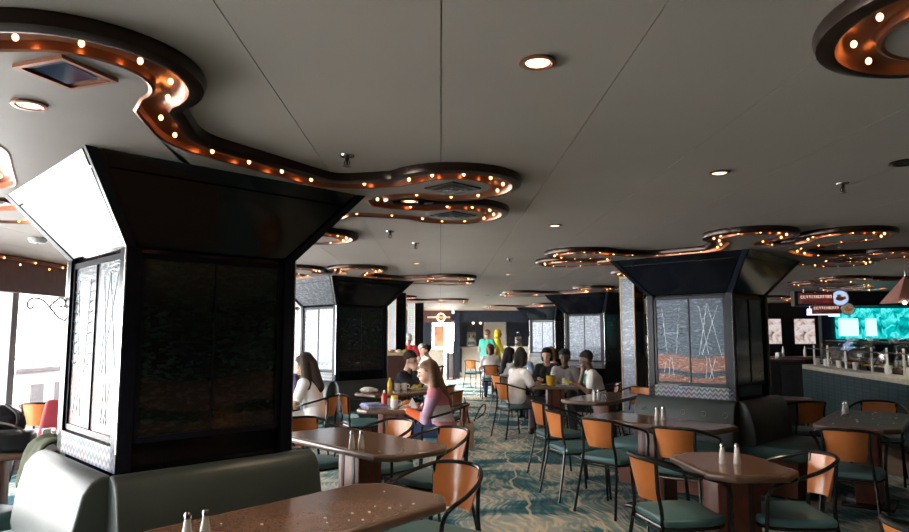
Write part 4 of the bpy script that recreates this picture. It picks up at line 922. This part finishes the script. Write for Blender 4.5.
# ------------------------------------------------------------------ people
def surfnet(f, lo, hi, h):
    ax = [np.arange(lo[i], hi[i]+h, h, dtype=np.float32) for i in range(3)]
    X, Y, Z = np.meshgrid(*ax, indexing='ij'); V = f(X, Y, Z); neg = V < 0
    n = V.shape; acc = np.zeros((n[0]-1,n[1]-1,n[2]-1,3), np.float32); cnt = np.zeros((n[0]-1,n[1]-1,n[2]-1), np.float32)
    corners = [(a,b,c) for a in (0,1) for b in (0,1) for c in (0,1)]
    def sl(o): return tuple(slice(o[i], n[i]-1+o[i]) for i in range(3))
    for a in corners:
        for d in range(3):
            if a[d]: continue
            b = list(a); b[d] = 1
            va = V[sl(a)]; vb = V[sl(b)]; cr = (va < 0) != (vb < 0)
            t = np.where(cr, va/np.where(cr, va-vb, 1), 0)
            for i in range(3):
                acc[...,i] += np.where(cr, a[i] + (t if i == d else 0), 0)
            cnt += cr
    act = cnt > 0; idx = -np.ones(act.shape, np.int64); idx[act] = np.arange(act.sum())
    I = np.argwhere(act); P = (I + acc[act]/cnt[act][:,None])*h + np.array(lo)
    quads = []
    for d in range(3):
        u, v = [(1,2),(2,0),(0,1)][d]
        s0 = [slice(1,n[i]-1) for i in range(3)]; s0[d] = slice(0,n[d]-1); s1 = list(s0); s1[d] = slice(1,n[d])
        a = neg[tuple(s0)]; b = neg[tuple(s1)]; e = np.argwhere(a != b)
        if len(e) == 0: continue
        off = np.array([1,1,1]); off[d] = 0; g = e+off
        def cell(du, dv):
            c = g.copy(); c[:,u] -= du; c[:,v] -= dv; return idx[c[:,0],c[:,1],c[:,2]]
        q = np.stack([cell(1,1),cell(0,1),cell(0,0),cell(1,0)], 1)
        fl = ~a[tuple(e.T)]; q[fl] = q[fl][:,::-1]; quads.append(q)
    return P, np.concatenate(quads)
def sdf_of(prims, k=.022, infl=0.0):
    def f(X, Y, Z):
        d = None
        for (a, b, ra, rb) in prims:
            a = np.array(a, np.float32); b = np.array(b, np.float32); ab = b-a; L2 = max(float(ab@ab), 1e-9)
            px, py, pz = X-a[0], Y-a[1], Z-a[2]
            t = np.clip((px*ab[0]+py*ab[1]+pz*ab[2])/L2, 0, 1)
            e = np.sqrt((px-t*ab[0])**2+(py-t*ab[1])**2+(pz-t*ab[2])**2)-(ra+(rb-ra)*t)-infl
            if d is None: d = e
            else:
                h = np.clip(.5+.5*(d-e)/k, 0, 1); d = d*(1-h)+e*h-k*h*(1-h)
        return d
    return f
def bounds(prims, m=.05):
    A = np.array([p[0] for p in prims]+[p[1] for p in prims]); r = np.array([p[2] for p in prims]+[p[3] for p in prims])
    return (A-r[:,None]).min(0)-m, (A+r[:,None]).max(0)+m
def pmesh(name, P, Q, mats, paint=None, extra=None):
    me = bpy.data.meshes.new(name); vs = [tuple(map(float,p)) for p in P]; fs = [tuple(map(int,q)) for q in Q]; n0 = len(fs)
    if extra: o = len(vs); vs += extra.v; fs += [tuple(i+o for i in f) for f in extra.f]
    me.from_pydata(vs, [], fs)
    for m in mats: me.materials.append(m)
    mi = np.zeros(len(fs), np.int32)
    if paint is not None: mi[:n0] = paint(P[Q].mean(1))
    if extra: mi[n0:] = extra.mi
    me.polygons.foreach_set('material_index', mi); me.polygons.foreach_set('use_smooth', np.ones(len(fs), bool)); return me
SK = {'light': mat('light skin', (.62,.38,.28), .5, var=.05), 'tan': mat('tan skin', (.42,.23,.15), .5, var=.05), 'dark': mat('dark skin', (.13,.065,.042), .45, var=.06)}
EYE = mat('eye', (.02,.015,.015), .2); LIP = mat('lips', (.40,.13,.11), .4)
HAIR = {'black': mat('black hair', (.008,.007,.007), .85, var=.4, scale=60), 'brown': mat('brown hair', (.17,.085,.045), .7, var=.4, scale=60), 'scarf': mat('yellow head scarf', (.75,.55,.03), .8), 'white': mat('white hair', (.65,.63,.6), .5), 'auburn': mat('auburn hair', (.16,.045,.02), .45, var=.3), 'darkbrown': mat('dark brown hair', (.028,.016,.011), .8, var=.4, scale=60)}
def cloth(n, c): return mat(n, c, .85, var=.08, scale=14, bump=.15, bscale=25)
def V3(*a): return np.array(a, float)
def person(label, x, y, face, pose='sit', lean=8, skin='tan', hair=('short','black'), top='white', sleeve='short', bottom=None, hands=None, yaw=0, pitch=10, female=False, scale=.95, cell=.016, paint_top=None, topmats=None, z=0, dress=False, group=None, lanyard=None):
    B = M[bottom or 'darkcloth'] if isinstance(bottom or 'x', str) else bottom
    sit = pose == 'sit'
    P = V3(0,0,.60 if sit else .93); le = R(lean); up = V3(0,math.sin(le),math.cos(le))
    Lt = .45 if sit else .48
    Ch = P+up*(Lt*.66); Nk = P+up*Lt; yw = R(yaw)
    sw = .155 if female else .178
    Hc = Nk + V3(0,.035+.10*math.sin(le)+.02*math.sin(R(pitch)),.165)
    hr = Matrix.Rotation(yw,3,'Z') @ Matrix.Rotation(-R(pitch),3,'X')
    H_ = lambda a,b,c: Hc + np.array(hr @ Vector((a,b,c)))
    def ik(S, W, l1, l2, out):
        d = W-S; L = min(np.linalg.norm(d), (l1+l2)*.995); W = S+d/np.linalg.norm(d)*L; a = (l1*l1-l2*l2+L*L)/(2*L); hh = math.sqrt(max(l1*l1-a*a,0))
        dn = d/np.linalg.norm(d); o = out-dn*(out@dn); o /= np.linalg.norm(o); return S+dn*a+o*hh, W
    tw = .035 if female else .045
    torso = [(P+V3(-.075,0,.0),P+V3(.075,0,.0),.118,.118),(P+V3(-.05,0,.02),Ch+V3(-tw,0,0),.105,.105),(P+V3(.05,0,.02),Ch+V3(tw,0,0),.105,.105),
             (Ch+V3(-.05,.0,0),Nk+V3(-.05,-.015,-.06),.11,.07),(Ch+V3(.05,.0,0),Nk+V3(.05,-.015,-.06),.11,.07),(Nk+V3(-sw,0,-.055),Nk+V3(sw,0,-.055),.052,.052)]
    if female: torso += [(Ch+V3(-.065,.075,-.01),Ch+V3(-.06,.06,.03),.055,.05),(Ch+V3(.065,.075,-.01),Ch+V3(.06,.06,.03),.055,.05)]
    neck = [(Nk+V3(0,-.01,-.04),Hc+V3(0,-.02,-.05),.052,.048)]
    head = [(H_(0,-.02,.035),H_(0,.005,.02),.094,.085),(H_(0,.02,.0),H_(0,.035,-.075),.074,.045),(H_(-.02,.06,-.065),H_(.02,.06,-.065),.035,.035),
            (H_(0,.088,.012),H_(0,.108,-.018),.010,.016),(H_(-.085,-.005,-.005),H_(-.088,-.01,-.03),.018,.014),(H_(.085,-.005,-.005),H_(.088,-.01,-.03),.018,.014),
            (H_(-.025,.083,-.055),H_(.025,.083,-.055),.012,.012)]
    if hair[0] in ('long','volume','bob'): head = head[:4]+head[6:]
    if hands is None: hands = [(-.12,.38,.79),(.12,.38,.79)] if sit else [(-.24,.06,.80),(.24,.06,.80)]
    arms = []; fore = []; fing = MB(); hpr = []
    for s, hnd in zip((-1,1), hands):
        S = Nk+V3(s*sw,0,-.055); E, W = ik(S, V3(*hnd), .285, .25, V3(s*.6,-.35,-.8))
        arms.append((S,E,.052,.040)); fore.append((E,W,.040,.027))
        dr = (W-E)/np.linalg.norm(W-E); dn = V3(0,.25,-.35)+dr; dn /= np.linalg.norm(dn); side = np.cross(dn, V3(0,0,1)); side /= np.linalg.norm(side); nrm = np.cross(side, dn)
        pe = W+dn*.085
        hpr += [(W,pe+side*.022,.024,.019),(W,pe-side*.022,.024,.019)]
        for k, ln in enumerate((.062,.074,.070,.055)):
            o = side*(.030-.020*k); a = pe+o-dn*.012; b = pe+o+dn*ln*.5-nrm*.006; c = pe+o+dn*ln*.85-nrm*.026
            fing.tube([tuple(a),tuple(b),tuple(c)], [.0095,.0085,.0065], 6)
        th = W+dn*.03+side*.026*(-s); fing.tube([tuple(th),tuple(th+side*.03*(-s)+dn*.03),tuple(th+side*.032*(-s)+dn*.06-nrm*.012)], [.012,.010,.007], 6)
    legs = []; calf = []; feet = []
    for s in (-1,1):
        if sit: hp = P+V3(s*.09,.02,-.03); kn = V3(s*.11,.43,.535); an = V3(s*.11,.40,.09); to = V3(s*.12,.54,.045)
        else: hp = P+V3(s*.09,0,-.04); kn = V3(s*.095,.03,.50); an = V3(s*.095,-.02,.09); to = V3(s*.115,.13,.04)
        legs.append((hp,kn,.088,.058)); calf.append((kn,an,.056,.040)); feet.append((an,to,.042,.034)); feet.append((an+V3(0,-.02,-.045),to,.036,.03))
    body = torso+neck+head+arms+fore+hpr+legs+calf+feet
    lo, hi = bounds(body); Pt, Q = surfnet(sdf_of(body), lo, hi, cell)
    ex = fing
    for i in range(len(ex.mi)): ex.mi[i] = 0
    for s in (-1,1): ex.sphere(tuple(H_(s*.034,.083,.022)), .013, 8, 6, (1,.8,.75), 1)
    ex.sphere(tuple(H_(0,.094,-.056)), .02, 8, 5, (1,.4,.35), 2)
    t = thing('person', label, 'person', (x,y,z), R(face-90), group); t.scale = (scale,)*3
    link('body', pmesh('body', Pt, Q, [SK[skin],EYE,LIP], None, ex), t)
    # top
    pr = list(torso)
    if sleeve == 'long': pr += arms+[(a,a+(b-a)*.93,ra,rb) for a,b,ra,rb in fore]
    elif sleeve == 'short': pr += [(a,a+(b-a)*.62,ra+.006,rb+.012) for a,b,ra,rb in arms]
    hem = P[2]-.08 if not dress else .35
    if dress: pr += [(P,V3(0,.03,.35),.13,.24)] if not sit else []
    f0 = sdf_of(pr, .022, .014); nb = Nk+V3(0,.03,.03)
    def ft(X,Y,Z): return np.maximum(np.maximum(f0(X,Y,Z), hem-Z), .075-np.sqrt((X-nb[0])**2+(Y-nb[1])**2+(Z-nb[2])**2))
    lo, hi = bounds(pr, .06); Pt, Q = surfnet(ft, lo, hi, cell)
    link('dress' if dress else 'top', pmesh('top', Pt, Q, topmats or [M[top]], paint_top), t)
    if bottom is not None or not dress:
        pr = legs+[(a,a+(b-a)*.92,ra,rb) for a,b,ra,rb in calf]+torso[:1]; f1 = sdf_of(pr, .022, .011); wz = P[2]+.10
        lo, hi = bounds(pr, .06); Pt, Q = surfnet(lambda X,Y,Z: np.maximum(f1(X,Y,Z), Z-wz), lo, hi, cell); link('trousers', pmesh('trousers', Pt, Q, [B]), t)
    pr = feet; f2 = sdf_of(pr, .02, .008); lo, hi = bounds(pr, .03); Pt, Q = surfnet(f2, lo, hi, cell); link('shoes', pmesh('shoes', Pt, Q, [M['blackstuff']]), t)
    # hair
    st, hc = hair; hp_ = [(H_(0,-.03,.045),H_(0,-.005,.045),.102,.092)]
    if st == 'bob': hp_ += [(H_(-.06,-.04,0),H_(-.075,-.03,-.10),.05,.03),(H_(.06,-.04,0),H_(.075,-.03,-.10),.05,.03),(H_(0,-.08,0),H_(0,-.085,-.11),.06,.045)]
    if st == 'long': hp_ += [(H_(-.06,-.045,0),H_(-.09,-.035,-.15),.048,.035),(H_(.06,-.045,0),H_(.09,-.035,-.15),.048,.035),(H_(-.09,-.035,-.15),Nk+V3(-.10,-.06,-.16),.038,.026),(H_(.09,-.035,-.15),Nk+V3(.10,-.06,-.16),.038,.026),
                              (H_(0,-.08,0),Nk+V3(0,-.10,-.06),.065,.06),(Nk+V3(-.03,-.10,-.06),Ch+V3(-.03,-.135,-.02),.055,.035),(Nk+V3(.03,-.10,-.06),Ch+V3(.03,-.13,-.0),.055,.035)]
    if st == 'volume': hp_ = [(H_(0,-.03,.05),H_(0,-.01,.05),.115,.10),(H_(-.07,-.05,0),Nk+V3(-.12,-.04,-.12),.065,.055),(H_(.07,-.05,0),Nk+V3(.12,-.04,-.12),.065,.055),(H_(0,-.09,0),Nk+V3(0,-.13,-.10),.085,.08)]
    if st == 'bun': hp_ += [(H_(0,-.11,.06),H_(0,-.125,.07),.045,.045)]
    fh = sdf_of(hp_, .02); fr = np.array(hr @ Vector((0,1,0))); uv = np.array(hr @ Vector((0,0,1)))
    def fhair(X,Y,Z):
        px,py,pz = X-Hc[0],Y-Hc[1],Z-Hc[2]; fwd = px*fr[0]+py*fr[1]+pz*fr[2]; hup = px*uv[0]+py*uv[1]+pz*uv[2]
        face_ = np.minimum(fwd-(.036 if st != 'short' else .012), (.052+ .35*(fwd-.03))-hup)       # positive in front of the hairline
        lowcut = (-.01-hup) if st in ('short','bun') else -1.0+0*hup
        lowcut = np.minimum(lowcut, fwd+.02) if st in ('short','bun') else lowcut
        return np.maximum(np.maximum(fh(X,Y,Z), face_), lowcut)
    lo, hi = bounds(hp_, .03); Pt, Q = surfnet(fhair, lo, hi, min(cell,.013)); link('hair', pmesh('hair', Pt, Q, [HAIR[hc]]), t)
    if lanyard: MB().tube(spline([tuple(Nk+V3(-.07,.0,.02)),tuple(Ch+V3(-.05,.135,.06)),tuple(Ch+V3(0,.15,-.06)),tuple(Ch+V3(.05,.135,.06)),tuple(Nk+V3(.07,.0,.02))],5), .010, 6).build('lanyard', M[lanyard], t, smooth=True)
    return t
M['wtop'] = cloth('white knit', (.80,.78,.78)); M['ptop'] = cloth('pink knit', (.62,.22,.27)); M['otop'] = cloth('orange red knit', (.70,.12,.03)); M['lilac'] = cloth('lilac knit', (.55,.36,.50))
M['jeans'] = cloth('blue denim', (.035,.06,.15)); M['blk'] = cloth('black cloth', (.012,.012,.014)); M['navy'] = cloth('dark navy cloth', (.018,.018,.028)); M['green'] = cloth('green shirt cloth', (.08,.50,.38)); M['yel'] = cloth('yellow cloth', (.75,.55,.03))
M['red'] = cloth('red cloth', (.62,.03,.05)); M['bluesh'] = cloth('pale blue shirt cloth', (.30,.38,.55)); M['purple'] = cloth('purple cloth', (.16,.13,.30)); M['grey'] = cloth('pale grey cloth', (.48,.45,.44)); M['mauve'] = cloth('dusty mauve cloth', (.24,.17,.19)); M['tealcord'] = cloth('teal cord', (.05,.40,.38))
def pink_paint(c):
    m = np.zeros(len(c), np.int32); z = c[:,2]; y = c[:,1]
    tor = (np.abs(c[:,0]) < .20) & (y < .13)
    m[(z < .86) & tor] = 1; m[(z < .69) & tor] = 0
    m[(~tor) & (z < .95)] = 3; m[(y > .27)] = 2; return m
person('person with long brown hair in a pink and white top with orange cuffs', -.10, 6.92, 182, lean=16, skin='light', hair=('long','brown'), sleeve='long', bottom='jeans', yaw=5, pitch=10, female=True, cell=.010, scale=.93, paint_top=pink_paint, topmats=[M['ptop'],M['wtop'],M['otop'],M['lilac']], hands=[(-.10,.40,.80),(.14,.36,.82)])
person('person in dark clothes with short dark hair, chin on hand behind the mustard bottle', -.78, 9.60, -20, lean=14, skin='light', hair=('short','darkbrown'), top='navy', sleeve='long', bottom='blk', pitch=18, hands=[(-.10,.36,.80),(.05,.26,1.04)], cell=.013)
person('person with short black hair in a white t-shirt and teal lanyard, eating', 2.13, 9.92, 175, lean=16, skin='dark', hair=('short','black'), top='wtop', bottom='blk', pitch=22, hands=[(-.08,.34,.82),(.05,.24,1.02)], cell=.012, lanyard='tealcord')
person('person in a pale grey top facing us behind the orange juice pitcher', 1.80, 10.92, 258, lean=12, skin='dark', hair=('short','black'), top='grey', bottom='blk', pitch=16, female=True, cell=.014)
person('person with black bobbed hair in a white short sleeved top, back turned to us', 0.90, 10.0, 32, lean=10, skin='dark', hair=('bob','black'), top='wtop', bottom='mauve', pitch=12, female=True, cell=.013)
person('person with very long black hair seated at the aisle behind the white topped one', .92, 12.0, 28, lean=6, skin='tan', hair=('long','black'), top='grey', bottom='blk', pitch=6, female=True, cell=.015)
person('person in a pale blue shirt bending over the table farther back', 1.50, 13.6, 225, lean=24, skin='light', hair=('short','darkbrown'), top='bluesh', bottom='blk', pitch=30, cell=.016)
person('person with brown hair seated right of the pale blue shirt', 1.98, 12.75, 190, lean=14, skin='tan', hair=('bob','brown'), top='mauve', bottom='blk', pitch=20, female=True, cell=.016)
person('dark haired person in dark clothes facing us behind the juice glasses', 1.66, 11.95, 255, lean=12, skin='light', hair=('bob','black'), top='blk', sleeve='long', bottom='blk', pitch=14, female=True, cell=.016)
person('white topped person with auburn hair sitting far up the aisle, back turned', .85, 15.95, 88, lean=4, skin='light', hair=('bob','auburn'), top='wtop', bottom='jeans', female=True, cell=.018)
person('person in a green shirt and purple trousers standing at the far counter', .94, 19.8, 60, 'stand', lean=6, skin='light', hair=('short','brown'), top='green', bottom='purple', cell=.02, scale=.97, hands=[(-.16,.28,.98),(.16,.28,.98)])
person('person in a yellow dress and head scarf standing beside the green shirt', 1.25, 20.3, 10, 'stand', lean=5, skin='tan', hair=('bob','scarf'), top='yel', sleeve='long', dress=True, cell=.02, scale=.98, hands=[(-.12,.34,.95),(.12,.34,.95)])
person('person with pale hair in a red top standing by the slim pillars', -1.04, 14.7, 80, 'stand', lean=10, skin='light', hair=('short','white'), top='red', bottom='blk', cell=.018, scale=.90, hands=[(-.18,.22,.95),(.18,.22,.95)])
person('dark haired person in a pale sleeveless top sitting beyond the pink topped one', -.54, 15.4, 200, lean=10, skin='light', hair=('bun','darkbrown'), top='grey', sleeve='none', bottom='blk', female=True, cell=.018)
person('white haired person in a pale top beside the sleeveless topped one', -.78, 16.6, 250, lean=6, skin='light', hair=('bob','white'), top='wtop', bottom='mauve', female=True, cell=.02)
person('person with full wavy dark hair in a white top by the windows', -1.63, 7.95, 172, lean=14, skin='tan', hair=('volume','darkbrown'), top='wtop', sleeve='short', bottom='grey', pitch=14, female=True, cell=.012)
person('person in purple half hidden behind the black column edge', -2.19, 8.75, 255, lean=8, skin='tan', hair=('bob','black'), top='purple', sleeve='long', bottom='blk', female=True, cell=.015)

# ------------------------------------------------------------------ world, light, camera
w = bpy.data.worlds.new('sky'); bpy.context.scene.world = w; w.use_nodes = True; nt = w.node_tree; nt.nodes.clear()
out = nt.nodes.new('ShaderNodeOutputWorld'); bg = nt.nodes.new('ShaderNodeBackground'); tc = nt.nodes.new('ShaderNodeTexCoord'); sp = nt.nodes.new('ShaderNodeSeparateXYZ')
rp = nt.nodes.new('ShaderNodeValToRGB'); cr = rp.color_ramp; mr = nt.nodes.new('ShaderNodeMapRange'); mr.inputs['From Min'].default_value = -.3; mr.inputs['From Max'].default_value = .6
cr.elements[0].position = .30; cr.elements[0].color = (1.55,1.55,1.5,1); cr.elements[1].position = .5; cr.elements[1].color = (.86,.85,.85,1)
nt.links.new(tc.outputs['Generated'], sp.inputs[0]); nt.links.new(sp.outputs[2], mr.inputs['Value']); nt.links.new(mr.outputs[0], rp.inputs[0]); nt.links.new(rp.outputs[0], bg.inputs[0]); nt.links.new(bg.outputs[0], out.inputs[0])
bg.inputs[1].default_value = 7.5

cam = bpy.data.cameras.new('camera'); co = bpy.data.objects.new('camera', cam); C.objects.link(co)
cam.sensor_fit = 'HORIZONTAL'; cam.sensor_width = 36; cam.lens = 665*36/909; cam.clip_start = .05; cam.clip_end = 3000
co.location = (0,0,1.5); co.rotation_euler = (PI/2+math.atan(69/665), 0, 0)
sc = bpy.context.scene; sc.camera = co
sc.view_settings.view_transform = 'Standard'; sc.view_settings.look = 'None'; sc.view_settings.gamma = 1; sc.view_settings.use_curve_mapping = False
sc.view_settings.exposure = 1.2
sc.cycles.use_denoising = True
sc.cycles.max_bounces = 8; sc.cycles.diffuse_bounces = 5; sc.cycles.transparent_max_bounces = 16
